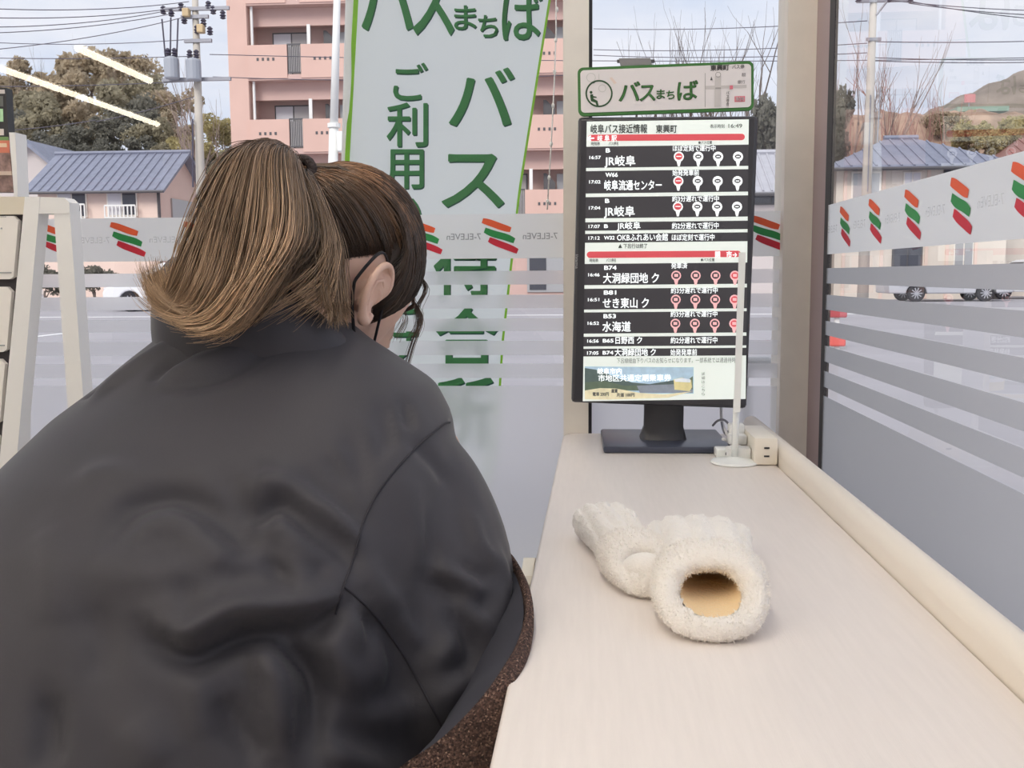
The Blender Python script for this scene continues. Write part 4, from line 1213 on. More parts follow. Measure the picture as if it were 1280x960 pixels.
em = MB(); ring_(em, 739, 97.5, 5, 5.8); ring_(em, 753, 111, 4, 4.8); gp(em, [(748.5, 93), (749.3, 93), (749.3, 100), (748.5, 100)])
em.build('emblem_fine', mat('sign_pale_grey', rgb(206, 204, 200), .5), sg, fixn=False)
em = MB(); gp(em, [(762, 98), (765, 97), (771, 104), (768, 106)]); em.build('emblem_pale', mat('sign_pale_orange', rgb(232, 214, 204), .5), sg, fixn=False)
sgt = MB(); sgt2 = MB()
def gtext(tgt, s, x, yb, h, w, bold=.03, off=.0040):
    p0 = S(x, yb); ux = (S(x + 20, yb - .75) - p0) / 20; uy = (S(x, yb - 20) - p0) / 20
    M = MM @ Matrix(((ux.x, uy.x, 0, p0.x), (0, 0, -1, -off), (ux.z, uy.z, 0, p0.z), (0, 0, 0, 1)))
    text(tgt, s, M, h / .88, w, bold, 0.0)
for s, x, yb, h, w in (('バ', 774, 127, 25, 26), ('ス', 800, 126.3, 23, 19), ('ま', 821, 123.6, 12, 10), ('ち', 833, 124, 11, 10), ('ば', 847, 124.6, 24, 25)):
    gtext(sgt2, s, x, yb, h, w, .022, .0040); gtext(sgt, s, x + .3, yb - .3, h * .98, w * .98, .0, .0045)
LATER += [(sgt2, 'lettering_outline', M_sdk, sg), (sgt, 'lettering', M_sgreen, sg)]
sk = MB()
gtext(sk, '東興町', 888, 88.6, 6.8, 23, .03); gtext(sk, 'バス停', 915, 86.4, 5, 15, .01)
gtext(sk, '▲', 887.5, 101, 5.5, 3.2, .0); gtext(sk, '商店', 927, 96, 4.6, 5, .0); gtext(sk, '銀行', 922, 105, 4.2, 9, .0)
for k, ch in enumerate('バス待合'): gtext(sk, ch, 907.5, 118.6 + k * 4.6, 4.2, 3.8, .01)
LATER.append((sk, 'lettering_small', mat('sign_grey_text', rgb(96, 92, 92), .5), sg))
em = MB(); gp(em, [(893.5, 96), (901.2, 95.6), (900.6, 134), (893, 134.4)], .0037); gp(em, [(881, 108), (933, 106.5), (933, 110.5), (881, 112)], .0036)
em.build('map_road', mat('sign_map_road', rgb(206, 200, 198), .5), sg, fixn=False)
em = MB(); gp(em, [(881, 92), (881.6, 92), (881.6, 134.5), (881, 134.5)]); gp(em, [(894, 110), (901, 109.8), (901, 111.8), (894, 112)]); ring_(em, 897.5, 94, 2.8, 3.5)
em.build('map_line', mat('sign_map_grey', rgb(160, 156, 154), .5), sg, fixn=False)
em = MB(); gp(em, [(918, 121), (931, 120.5), (931, 127.6), (918, 128)]); gp(em, [(912, 107.5), (916, 107.3), (916, 112), (912, 112.2)], .0040)
em.build('map_red_box', mat('sign_red', rgb(222, 120, 136), .5), sg, fixn=False)
sq = MB(); gtext(sq, '現在地', 919.3, 126.6, 4.8, 10.6, .03, .0046); LATER.append((sq, 'map_lettering', M_sgn, sg))
slab([(773.5, 72.5), (813, 72), (815, 80.5), (775.5, 82)], -.002, -.014).build('clamp', mat('clamp_grey', rgb(134, 132, 134), .5), sg)
for a in (771, 813): slab([(a, 73.5), (a + 5, 73.2), (a + 5, 76), (a, 76.2)], -.006, -.016).build('clamp_clip', M_rail, sg)

# ---- tilted clear card stand in front of the monitor
Ys = 1.585
M_acr = mat('milky_acrylic', rgb(244, 246, 244), .25)
b0 = at(918, 572, Ys)
st = empty('card_stand', (b0.x, Ys, ZT), 0, 'thin white card stand on a round foot, seen edge on before the monitor', 'card stand')
shade_smooth(MB().lathe([(.036, 0), (.038, .002), (.036, .005), (.012, .009), (.0055, .011)], Matrix.Translation((b0.x, Ys, ZT)), 28).build('foot', M_acr, st))
p_top, p_mid = at(927.5, 318, Ys), at(921, 498, Ys)
MB().tube([(b0.x, Ys, ZT + .009), tuple(p_mid)], .0052, 10).build('rod', M_acr, st, smooth=True)
dirn = Vector((p_mid.x, Ys, 0)).normalized(); side = Vector((dirn.y, -dirn.x, 0))
vs = []
for pt in (at(921, 512, Ys), at(927.8, 316, Ys)):
    for s_ in (-.0052, .0052):
        for t_ in (-.03, .03): vs.append(tuple(pt + side * s_ + dirn * t_))
MB().add(vs, [(0, 1, 3, 2), (4, 6, 7, 5), (0, 4, 5, 1), (2, 3, 7, 6), (0, 2, 6, 4), (1, 5, 7, 3)]).build('card', M_acr, st)

# ---- extension socket with plugs against the ledge
M_sock = mat('cream_socket_plastic', rgb(242, 234, 220), .4)
ps = empty('extension_socket', (.291, 1.62, ZT), 0, 'cream multi socket lying against the ledge beside the monitor', 'socket')
shade_smooth(MB().rbox(.276, 1.565, ZT + .001, .3125, 1.70, ZT + .044, .003).build('case', M_sock, ps))
for z in (.014, .027): MB().box(.291, 1.5635, ZT + z, .299, 1.566, ZT + z + .0025).build('socket_slot', M_dark, ps)
for y, z0, z1, xx in ((1.60, .004, .024, .238), (1.64, .022, .038, .246), (1.665, .03, .052, .25)):
    pl = empty('plug', (.26, y, ZT + z0), 0, {1.60: 'white plug low on the near side of the cream socket', 1.64: 'small white plug above the low one on the socket', 1.665: 'white plug at the far top of the cream socket'}[y], 'plug', 'plugs in the socket')
    shade_smooth(MB().rbox(xx, y - .012, ZT + z0, .2755, y + .012, ZT + z1, .003).build('body', M_white, pl))
def cable(label, pts, r, m):
    P = [Vector(p) for p in pts]; out = []
    for i in range(len(P) - 1):
        p0_, p1_, p2_, p3_ = P[max(i - 1, 0)], P[i], P[i + 1], P[min(i + 2, len(P) - 1)]
        for k in range(6):
            t = k / 6
            out.append(tuple(.5 * ((2 * p1_) + (p2_ - p0_) * t + (2 * p0_ - 5 * p1_ + 4 * p2_ - p3_) * t * t + (3 * p1_ - p0_ - 3 * p2_ + p3_) * t ** 3)))
    out.append(tuple(P[-1]))
    o = MB().tube(out, r, 7).build('cable', m, smooth=True); tag(o, label, 'cable', 'cables by the monitor')
M_cabw = mat('white_cable', rgb(226, 224, 224), .5); M_cabg = mat('grey_cable', rgb(120, 120, 130), .5)
cable('white cable hanging from the monitor to the socket plugs', [at(902, 500, 1.76), at(902, 524, 1.74), at(907, 540, 1.70), at(914, 551, 1.67), (.238, 1.64, ZT + .03)], .0028, M_cabw)
cable('thin grey cable looping beside the monitor base', [at(891, 532, 1.72), at(897, 526, 1.71), at(905, 525, 1.70), at(912, 532, 1.68), at(916, 545, 1.66), (.25, 1.665, ZT + .04)], .002, M_cabg)
cable('thin grey cable lying under the white one', [at(902, 528, 1.73), at(905, 540, 1.70), at(912, 549, 1.68), (.238, 1.60, ZT + .012)], .002, M_cabg)
ad = at(903, 560, 1.64)
o = shade_smooth(MB().rbox(ad.x - .012, 1.62, ZT + .001, ad.x + .02, 1.655, ZT + .016, .003).build('cable_adapter', M_acr)); tag(o, 'small white cable adapter lying by the corner of the monitor base', 'adapter')

# ---- fleece mittens
def fleece_mat():
    m = mat('cream_fleece', rgb(250, 244, 237), .95, bump=.35, bscale=420, sheen=.4)
    b = m.node_tree.nodes['Principled BSDF']
    return m
M_fl = fleece_mat()
M_pile = cloth_mat('cream_fleece_pile', rgb(252, 247, 240), .5)
M_lin = mat('warm_fleece_lining', rgb(246, 214, 164), .95, bump=.4, bscale=300, sheen=.3)
def mitten(loc, rz, Lm, w0, h0, w1, h1, cables, label, roll=0.0, slit=1.0):
    """mouth at the local origin facing -y, tip towards +y, lying on z = 0"""
    r = empty('fleece_mitten', loc, 0, label, 'mitten', 'fleece mittens on the counter')
    r.rotation_euler = (0, roll, rz)
    nu, nv = 72, 64
    def ring(y, w, h, zc, top=0, yshift=None):
        out = []
        for k in range(nu):
            a = 2 * math.pi * k / nu
            c, s_ = math.cos(a), math.sin(a)
            e = 2.3
            x = w * math.copysign(abs(c) ** (2 / e), c); z = h * math.copysign(abs(s_) ** (2 / e), s_)
            out.append(Vector((x, y + (yshift(a) if yshift else 0), zc + z)))
        return out
    R = []; tags = []
    cuffL = .062
    # cuff: roll from the inner edge round the lip to the outside (lip leans back at the top)
    lean = lambda f: (lambda a: f * .030 * (math.sin(a) + .2))
    for k in range(9):                      # lip, half circle
        t = math.pi * (k / 8)
        rin, th = .0, .011
        q = math.cos(t)                     # +1 inner, -1 outer
        R.append(ring(.012 - .013 * math.sin(t), w0 - th - th * q, (h0 - .9 * th - .9 * th * q) * (slit if k < 4 else 1), h0, yshift=lean(1)))
        tags.append('cuff')
    for k in range(1, 12):
        t = k / 11
        ww = w0 + .003 * math.sin(math.pi * t) ; hh_ = h0 + .003 * math.sin(math.pi * t)
        R.append(ring(.012 + cuffL * t, ww, hh_, h0 * (1 - .06 * t), yshift=lean(1 - t * .7)))
        tags.append('cuff')
    R.append(ring(.012 + cuffL + .004, w0 - .006, h0 * .86, h0 * .86, yshift=lean(.3))); tags.append('cuff')
    n2 = nv - 20
    for k in range(n2):
        t = (k + 1) / n2
        w = w0 - .005 + (w1 - w0 + .005) * min(1, t * 1.3); h = h0 * .86 + (h1 - h0 * .86) * t ** .8
        e_ = max(0, (t - .82) / .18)
        w *= math.sqrt(max(.02, 1 - e_ ** 2 * .96)) if e_ else 1; h *= math.sqrt(max(.02, 1 - e_ ** 2 * .96)) if e_ else 1
        y = .012 + cuffL + .004 + (Lm - cuffL - .016) * t
        ringv = ring(y, w, h, max(h, h0 * .3) if t < .82 else max(h1, h0 * .3))
        if cables:
            for i, p in enumerate(ringv):
                a = 2 * math.pi * i / nu
                if p.z > h1 * .5:
                    u = p.x / w1; v = (y - .09) / .027
                    # plaited ropes with grooves between them
                    lane = (u * 2.1 + 2.5) % 1.0
                    groove = -0.003 * math.exp(-((lane - .5) / .09) ** 2 * .5) if False else -.0030 * (math.exp(-(lane / .10) ** 2) + math.exp(-((1 - lane) / .10) ** 2))
                    rope = .0042 * abs(math.sin(math.pi * (v + (lane - .5) * (1.1 if int((u * 2.1 + 2.5)) % 2 else -1.1)))) ** .7 * math.sin(math.pi * lane)
                    p.z += (rope + groove) * (1 - e_) * min(1, t * 8)
        R.append(ringv); tags.append('body')
    nz_ = np.random.RandomState(5)
    nc = tags.index('body')
    if slit < .5:                            # the squashed mouth: cuff pile bulges shut
        pm = MB(); rg = []
        for j in range(9):
            t_ = math.pi * (j + .01) / 8.02
            rg.append([Vector((w0 * .66 * math.sin(t_) * math.cos(2 * math.pi * k / 24), .012 - .018 * math.cos(t_), h0 * (1 + .68 * math.sin(t_) * math.sin(2 * math.pi * k / 24)))) for k in range(24)])
        pm.loft(rg); pm.build('cuff_fold', M_fl, r, world=False, smooth=True)
    mbc = MB(); mbc.loft(R[:nc], cap=False); mbb = MB(); mbb.loft(R[nc - 1:], cap=False)
    tip = R[-1]; 
    mbb.add([tuple(p) for p in tip], [tuple(range(nu))])
    for mb_, nm in ((mbc, 'cuff'), (mbb, 'body')):
        o = mb_.build(nm, M_fl, r, world=False, smooth=True)
        co = np.empty(len(o.data.vertices) * 3); o.data.vertices.foreach_get('co', co); co = co.reshape(-1, 3)
        co += nz_.normal(0, .0007, co.shape); co[:, 2] = np.maximum(co[:, 2], .0006)
        o.data.vertices.foreach_set('co', co.ravel()); o.data.update()
        # pile: short soft tufts
        nf = len(o.data.polygons); n_t = 5200 if nm == 'cuff' else 900
        ids = nz_.randint(0, nf, n_t); V = np.zeros((n_t, 3, 3))
        for q, fi in enumerate(ids):
            pg = o.data.polygons[fi]
            vs_ = [co[v] for v in pg.vertices][:4]
            wts = nz_.dirichlet([1] * len(vs_)); c_ = sum(w_ * v for w_, v in zip(wts, vs_)); nr_ = np.array(pg.normal)
            d_ = nr_ + nz_.normal(0, .75, 3); d_ /= np.linalg.norm(d_); s_ = np.cross(d_, nz_.normal(size=3)); s_ /= np.linalg.norm(s_)
            ln = nz_.uniform(.0018, .0042) if nm == 'cuff' else nz_.uniform(.001, .0024)
            V[q] = (c_ - s_ * .0005, c_ + s_ * .0005, c_ + d_ * ln)
        V[:, :, 2] = np.maximum(V[:, :, 2], .0003)
        f_ = MB().add(V.reshape(-1, 3), [(3 * i, 3 * i + 1, 3 * i + 2) for i in range(n_t)])
        po = f_.build('fleece_pile', M_pile, o, world=False, fixn=False); po['kind'] = 'stuff'
    ln_ = []
    for k in range(10):
        t = k / 9
        ln_.append(ring(.012 + .14 * t, (w0 - .0219) * (1 - .15 * t), (h0 - 1.79 * .011) * slit * (1 - .2 * t), h0 * (1 - .12 * t), yshift=lean(1 - t)))
    mbl = MB(); mbl.loft(ln_, cap=False); mbl.add([tuple(p) for p in ln_[-1]], [tuple(range(nu))])
    mbl.build('lining', M_lin if slit > .5 else M_fl, r, world=False, smooth=True)
    return r
m1 = at(888, 802, .83)
mitten((.1115, .815, ZT), math.radians(-4), .285, .0475, .0305, .055, .019, True, 'right hand cream fleece mitten with plaited back, its open cuff towards the viewer')
mitten((.066, .925, ZT), math.radians(11), .215, .033, .021, .036, .021, True, 'left hand cream fleece mitten lying half behind the other one', 0.0, .03)

# ---- display rack at the left with a poster above
Yr = 1.50
def rq(mb, pts, d0, d1):
    n = len(pts); vs = [tuple(at(a, b, d0)) for a, b in pts]
    vs += [(v[0], v[1] + (d1 - d0), v[2]) for v in vs]
    fs = [tuple(range(n)), tuple(range(n, 2 * n))[::-1]] + [(i, (i + 1) % n, n + (i + 1) % n, n + i) for i in range(n)]
    return mb.add(vs, fs)
gx = at(20, 400, Yr)
rk = empty('display_rack', (gx.x, Yr, 0), 0, 'white A shaped display rack with cards on black panels at the left edge', 'rack')
M_rackw = mat('rack_white', rgb(242, 240, 238), .5)
M_card = mat('card_paper', rgb(246, 240, 234), .7)
py_floor = lambda y: 343 + 1.03 * F / y
xb = lambda x0, y0, x1, y1, y: x0 + (x1 - x0) * (y - y0) / (y1 - y0)
yf = py_floor(Yr) - 5
rq(MB(), [(31, 246), (50, 246), (xb(50, 247, 31, 460, yf), yf), (xb(31, 247, 10.5, 460, yf), yf)], Yr, Yr + .03).build('front_leg', M_rackw, rk)
rq(MB(), [(67, 262), (87, 262), (xb(87, 267, 101, 460, yf), yf), (xb(71, 267, 84, 460, yf), yf)], Yr + .002, Yr + .034).build('rear_leg', M_rackw, rk)
rq(MB(), [(48, 246), (80, 247), (86.5, 253), (87, 267), (48, 267)], Yr + .001, Yr + .032).build('top_rail', M_rackw, rk)
rq(MB(), [(-160, 244), (32, 246), (31, 268), (-160, 268)], Yr + .004, Yr + .05).build('top_box', mat('rack_cream', rgb(226, 216, 198), .5), rk)
xe = lambda y: xb(30.5, 267, 12.5, 460, y)
rq(MB(), [(-160, 267), (xe(267), 267), (xe(900), 900), (-160, 900)], Yr + .012, Yr + .022).build('back_panel', mat('rack_black', rgb(58, 52, 58), .5), rk)
for k, (y0, y1) in enumerate(((270, 349), (358.5, 440), (449, 530), (540, 622))):
    c = 6
    a = xe(y0) - 7.5
    pts = [(-150, y0), (a - c, y0), (a, y0 + c), (xe(y1) - 6, y1 - 3), (xe(y1) - 11, y1), (-150, y1)]
    cd = rq(MB(), pts, Yr + .002, Yr + .011).build('card', M_card, rk)
    rq(MB(), [(-150, y1 - 9), (xe(y1) - 9, y1 - 9), (xe(y1) - 9, y1 - 7.4), (-150, y1 - 7.4)], Yr + .0008, Yr + .002).build('card_rule', M_alu, cd)
dots = MB()
for k in range(7):
    a = 2 + k * 2.0
    rq(dots, [(a - 8, 270.5), (a - 7, 270.5), (a - 7, 271.5), (a - 8, 271.5)], Yr + .0008, Yr + .002)
rq(dots, [(0.6, 284.5), (2.2, 284.5), (2.2, 286.5), (.6, 286.5)], Yr + .0008, Yr + .002)
dots.build('card_print', M_alu, rk)['kind'] = 'stuff'
ps_ = empty('poster_stand', (at(10, 300, 1.62).x, 1.62, 0), 0, 'black framed poster with a white side post standing behind the display rack', 'poster')
Yp = 1.62
rq(MB(), [(-140, 109.5), (7, 109.5), (10.5, 172), (-140, 172)], Yp, Yp + .02).build('frame', mat('poster_black', rgb(44, 42, 48), .4), ps_)
def pr_(name, pts, col, off=.001): rq(MB(), pts, Yp - off, Yp).build(name, mat('poster_' + name, col, .6, var=.1, vscale=40), ps_)
pr_('top_strip', [(-140, 111.5), (5.5, 112), (6, 117), (-140, 117)], rgb(214, 206, 204))
pr_('grey_strip', [(-140, 120), (3.8, 120), (4, 133), (-140, 133)], rgb(104, 106, 104))
pr_('green_block', [(-140, 136), (3.4, 136), (4, 152), (-140, 152)], rgb(190, 232, 186))
pr_('white_label', [(-140, 161), (4.4, 161), (4.6, 169), (-140, 169)], rgb(226, 216, 210))
pr_('green_rule', [(-140, 171), (10.2, 171), (10.6, 175.5), (-140, 175.5)], rgb(112, 148, 92))
pr_('orange_block', [(-140, 175.5), (11.6, 175.5), (12, 191), (-140, 191)], rgb(216, 128, 104))
pr_('orange_label', [(-140, 179), (8, 179), (8.5, 184), (-140, 184)], rgb(236, 206, 176), .002)
rq(MB(), [(-140, 191), (12, 191), (17, 240), (-140, 240)], Yp - .0005, Yp + .02).build('picture', mat('poster_picture', rgb(150, 122, 116), .6, var=.55, vscale=70), ps_)
pr_('picture_band', [(-140, 214), (14, 214), (14.6, 219), (-140, 219)], rgb(210, 190, 176), .002)
rq(MB(), [(11.2, 165.5), (19, 165.5), (24.5, 300), (26, py_floor(Yp) - 4), (17, py_floor(Yp) - 4), (17.2, 240)], Yp - .004, Yp + .03).build('side_post', M_rackw, ps_)

# ---- beaded cord hanging by the front post
cd_ = empty('beaded_cord', at(691, 100, 1.88), 0, 'thin white beaded cord hanging before the window left of the front post', 'cord')
cp = [(697.5, -30), (695, 40), (693, 100), (689, 180), (684, 262)]
Pc = [at(a, b, 1.875) for a, b in cp]
Pc[0].z = CEIL; 
MB().tube([tuple(p) for p in Pc], .0014, 6).build('string', M_white, cd_, smooth=True)
for py in (12, 50, 90, 132, 180, 222, 252):
    x = np.interp(py, [b for a, b in cp], [a for a, b in cp]); p = at(x, py, 1.875)
    M = Matrix.Translation(p)
    MB().lathe([(.0008, -.005), (.0026, -.003), (.003, 0), (.0026, .003), (.0008, .005)], M, 8).build('bead', M_white, cd_, smooth=True)
cl = at(705, 302, 1.883)
# grey push handle seen beyond the glass right of the monitor
ph = at(950, 452, 2.3)
hd = empty('door_handle', (ph.x, 2.3, -.01), 0, 'grey horizontal handle bar outside the window right of the monitor', 'handle')
MB().rbox(ph.x - .06, 2.28, ph.z - .014, ph.x + .026, 2.31, ph.z + .012, .008).build('grip', M_alu, hd)
MB().box(ph.x - .045, 2.30, -.01, ph.x - .025, 2.32, ph.z).build('post', M_alu, hd)
# ------------------------------------------------------------------ the person
def np_co(me):
    co = np.empty(len(me.vertices) * 3); me.vertices.foreach_get('co', co); return co.reshape(-1, 3)
def remesh(mb, name, vox, smooth, factor=.5):
    me = mb.mesh(name)
    bm = bmesh.new(); bm.from_mesh(me); bmesh.ops.recalc_face_normals(bm, faces=bm.faces); bm.to_mesh(me); bm.free()
    o = bpy.data.objects.new(name, me); COL.objects.link(o)
    r = o.modifiers.new('r', 'REMESH'); r.mode = 'VOXEL'; r.voxel_size = vox
    s = o.modifiers.new('s', 'SMOOTH'); s.factor = factor; s.iterations = smooth
    bpy.context.view_layer.update()
    dg = bpy.context.evaluated_depsgraph_get()
    out = bpy.data.meshes.new_from_object(o.evaluated_get(dg))
    bpy.data.objects.remove(o); bpy.data.meshes.remove(me)
    out.polygons.foreach_set('use_smooth', [True] * len(out.polygons))
    out.name = name
    return out
def sphere(mb, c, r, n=20, k=14, ax=None):
    """ellipsoid; ax = three axes as vectors"""
    ax = ax or (Vector((1, 0, 0)), Vector((0, 1, 0)), Vector((0, 0, 1)))
    rr = r if hasattr(r, '__len__') else (r, r, r)
    rings = []
    for j in range(k + 1):
        t = math.pi * (j + .001) / (k + .002)
        rings.append([tuple(Vector(c) + ax[0] * rr[0] * math.sin(t) * math.cos(2 * math.pi * i / n) + ax[1] * rr[1] * math.sin(t) * math.sin(2 * math.pi * i / n) + ax[2] * rr[2] * math.cos(t)) for i in range(n)])
    mb.loft(rings)
def spl(pts, n):
    """smooth curve through points (Catmull-Rom), n samples"""
    P = np.array(pts, float); m = len(P) - 1
    ts = np.linspace(0, m, n); out = []
    for t in ts:
        i = min(int(t), m - 1); f = t - i
        a, b, c, d = P[max(i - 1, 0)], P[i], P[i + 1], P[min(i + 2, m)]
        out.append(.5 * (2 * b + (c - a) * f + (2 * a - 5 * b + 4 * c - d) * f * f + (3 * b - a - 3 * c + d) * f ** 3))
    return np.array(out)
def ltube(mb, pts, rads, n=18, k=24, flat=1.0):
    P = spl([list(p) + [r] for p, r in zip(pts, rads)], k)
    mb.tube([tuple(p[:3]) for p in P], [max(.002, p[3]) for p in P], n, True, flat)
    sphere(mb, P[0][:3], P[0][3] * .98, 14, 8); sphere(mb, P[-1][:3], P[-1][3] * .98, 14, 8)

# head axes: face direction, right, up
AZ, PT = math.radians(41), math.radians(37)
HF = Vector((math.sin(AZ) * math.cos(PT), math.cos(AZ) * math.cos(PT), -math.sin(PT)))
HR = Vector((math.cos(AZ), -math.sin(AZ), 0))
HU = HR.cross(HF)
HC = Vector((-.272, 1.10, 1.026))
HS = 0.98
def hp(x, y, z): return HC + (HR * x + HF * y + HU * z) * HS
def head_surf(a, b):
    """head point from azimuth a (0 = face, + = right) and elevation b, head axes"""
    d = np.array((math.sin(a) * math.cos(b), math.cos(a) * math.cos(b), math.sin(b)))
    x, y, z = d[0] * .077, d[1] * .097, d[2] * .112 + .012
    g = lambda cx, cy, s: math.exp(-((a - cx) ** 2 + (b - cy) ** 2) / (2 * s * s))
    if z < 0:                               # jaw narrows, chin comes forward
        t = min(1, -z / .1)
        x *= 1 - .34 * t; 
        y = y * (1 - .10 * t) if y > 0 else y * (1 - .42 * t) + .022 * t
    if d[1] > 0:
        y += .021 * math.exp(-(a / .13) ** 2) * math.exp(-((b + .30) / .17) ** 2)                # nose
        y += .010 * math.exp(-(a / .10) ** 2) * math.exp(-((b + .08) / .16) ** 2)
        y -= .011 * (g(.36, -.06, .15) + g(-.36, -.06, .15))                                   # eye sockets
        y += .005 * math.exp(-((b - .12) / .08) ** 2) * math.exp(-(a / .6) ** 2)                 # brow
        y += .006 * math.exp(-(a / .26) ** 2) * math.exp(-((b + .62) / .07) ** 2)               # lips
        y += .005 * math.exp(-(a / .25) ** 2) * math.exp(-((b + .92) / .12) ** 2)               # chin
    return x, y, z
body = MB()
rings = []
for j in range(49):
    b = math.pi / 2 - math.pi * (j + .01) / 48.02
    rings.append([tuple(hp(*head_surf(2 * math.pi * i / 64 - math.pi, b))) for i in range(64)])
body.loft(rings)
# ears
def ear(mb, s):
    e = Vector((s * .0755, .004, -.017))
    # plane of the ear: forward and up axes, flaring away from the head at the back
    def ep(f, u, out): 
        return tuple(hp(e.x + s * (out + .010 - f * .55), e.y + f, e.z + u))
    rim = [(.012, .000), (.016, .016), (.011, .028), (.000, .034), (-.012, .030), (-.019, .017), (-.020, .002), (-.016, -.012), (-.008, -.024), (.000, -.031), (.008, -.028), (.010, -.018)]
    P = spl([(f, u, .004 if i not in (0,) else -.004) for i, (f, u) in enumerate(rim)], 40)
    R_ = np.interp(np.linspace(0, 1, 40), [0, .15, .5, .72, .85, 1], [.0032, .0040, .0038, .0042, .0062, .004])
    mb.tube([ep(*p) for p in P], list(R_), 10)
    # shell behind the rim
    vs = [ep(f * .98, u * .98, -.0025) for f, u in rim] + [ep(f * .8, u * .8, -.0075) for f, u in rim]
    n = len(rim)
    mb.add(vs, [tuple(range(n)), tuple(range(n, 2 * n))[::-1]] + [(i, (i + 1) % n, n + (i + 1) % n, n + i) for i in range(n)])
    mb.tube([ep(.008, .014, .002), ep(-.002, .018, .003), ep(-.010, .010, .002), ep(-.009, -.006, .001), ep(-.002, -.015, 0)], .0026, 8)
    mb.tube([hp(e.x - s * .008, e.y + .006, e.z + .008), ep(0, 0, -.004)], .012, 10)
    mb.tube([hp(e.x - s * .008, e.y + .004, e.z - .012), ep(-.002, -.012, -.004)], .009, 10)
ears = MB(); ear(ears, 1); ear(ears, -1)
ear(body, 1); ear(body, -1)
# neck, trunk
NB = Vector((-.335, 1.03, .93))
ltube(body, [(-.345, 1.0, .86), tuple(NB), (-.310, 1.055, .985), tuple(hp(0, -.03, -.03))], [.08, .062, .055, .056])
trunk = [(-.36, .90, .47, .165, .125), (-.36, .90, .55, .16, .12), (-.355, .915, .66, .145, .11), (-.35, .94, .76, .155, .115), (-.345, .97, .84, .165, .11), (-.34, 1.0, .90, .13, .085), (-.335, 1.02, .94, .075, .065)]
rings = []
for (x, y, z, w, d) in trunk:
    rings.append([(x + w * math.cos(2 * math.pi * k / 28), y + d * math.sin(2 * math.pi * k / 28), z) for k in range(28)])
body.loft(rings)
RS, RE, RW = (-.165, .985, .845), (-.140, .885, .665), (-.165, 1.145, .665)
LS, LE, LW = (-.49, .965, .80), (-.595, .87, .64), (-.42, 1.13, .655)
for S_, E_, W_ in ((RS, RE, RW), (LS, LE, LW)):
    ltube(body, [S_, tuple((Vector(S_) + Vector(E_)) / 2), E_], [.052, .046, .040]); ltube(body, [E_, tuple((Vector(E_) * .6 + Vector(W_) * .4)), W_], [.040, .038, .026])
def hand(mb, W_, fwd, right, up, side):
    W_ = Vector(W_); fwd, right, up = [Vector(v).normalized() for v in (fwd, right, up)]
    q = lambda f, r, u: tuple(W_ + fwd * f + right * r * side + up * u)
    rings = []
    for f, w, h in ((-.01, .024, .019), (.015, .028, .017), (.045, .037, .0155), (.075, .041, .014), (.092, .038, .011)):
        rings.append([q(f, w * math.cos(2 * math.pi * k / 16), h * math.sin(2 * math.pi * k / 16)) for k in range(16)])
    mb.loft(rings)
    for r0, ln, rad in ((-.028, .066, .0082), (-.009, .074, .0085), (.010, .070, .0083), (.028, .056, .0072)):
        pts = [(.072, r0 * .9, 0), (.092, r0, -.001), (.092 + ln * .42, r0 * 1.08, -.010), (.092 + ln * .72, r0 * 1.1, -.026), (.092 + ln * .86, r0 * 1.1, -.044)]
        mb.tube([q(*p) for p in spl(pts, 10)], list(np.interp(np.linspace(0, 1, 10), [0, .9, 1], [rad, rad * .85, rad * .5])), 9)
    pts = [(.018, -.022, -.004), (.04, -.046, -.010), (.066, -.056, -.020), (.088, -.050, -.030)]
    mb.tube([q(*p) for p in spl(pts, 9)], list(np.interp(np.linspace(0, 1, 9), [0, .4, .9, 1], [.013, .0105, .009, .005])), 9)
hand(body, RW, (-.25, .9, -.18), (.95, .25, .1), (.1, .15, 1), 1)
hand(body, LW, (.35, .9, -.18), (.95, -.25, -.1), (-.1, .15, 1), -1)
# legs
RH, RK, RA = (-.27, .93, .53), (-.24, 1.33, .52), (-.26, 1.36, .10)
LH, LK, LA = (-.45, .93, .53), (-.48, 1.33, .52), (-.45, 1.36, .10)
for H_, K_, A_ in ((RH, RK, RA), (LH, LK, LA)):
    ltube(body, [H_, tuple((Vector(H_) + Vector(K_)) / 2), K_], [.085, .072, .054]); ltube(body, [K_, tuple(Vector(K_) * .65 + Vector(A_) * .35), A_], [.052, .052, .036])
    rings = []
    for y, w, h, z in ((-.05, .028, .03, .05), (0, .034, .045, .055), (.06, .038, .034, .045), (.13, .042, .022, .032), (.17, .03, .014, .026)):
        rings.append([(A_[0] + w * math.cos(2 * math.pi * k / 14), A_[1] + y, z + h * math.sin(2 * math.pi * k / 14)) for k in range(14)])
    body.loft(rings)
M_skin = mat('skin', rgb(214, 178, 160), .5, var=.05, vscale=30)
M_skin.node_tree.nodes['Principled BSDF'].inputs['Subsurface Weight'].default_value = .12
M_skin.node_tree.nodes['Principled BSDF'].inputs['Subsurface Radius'].default_value = (.006, .003, .002)
bme = remesh(body, 'person', .0038, 3, .5)
eme = remesh(ears, 'ears', .0014, 3, .4)      # finer skin for the ears, merged into the same mesh
bm = bmesh.new(); bm.from_mesh(bme); bm.from_mesh(eme); bm.to_mesh(bme); bm.free(); bpy.data.meshes.remove(eme)
bme.polygons.foreach_set('use_smooth', [True] * len(bme.polygons)); bme.update()
person = link('person', bme, M_skin)
tag(person, 'person in a dark jacket with a brown ponytail, bent over beside the counter', 'person')
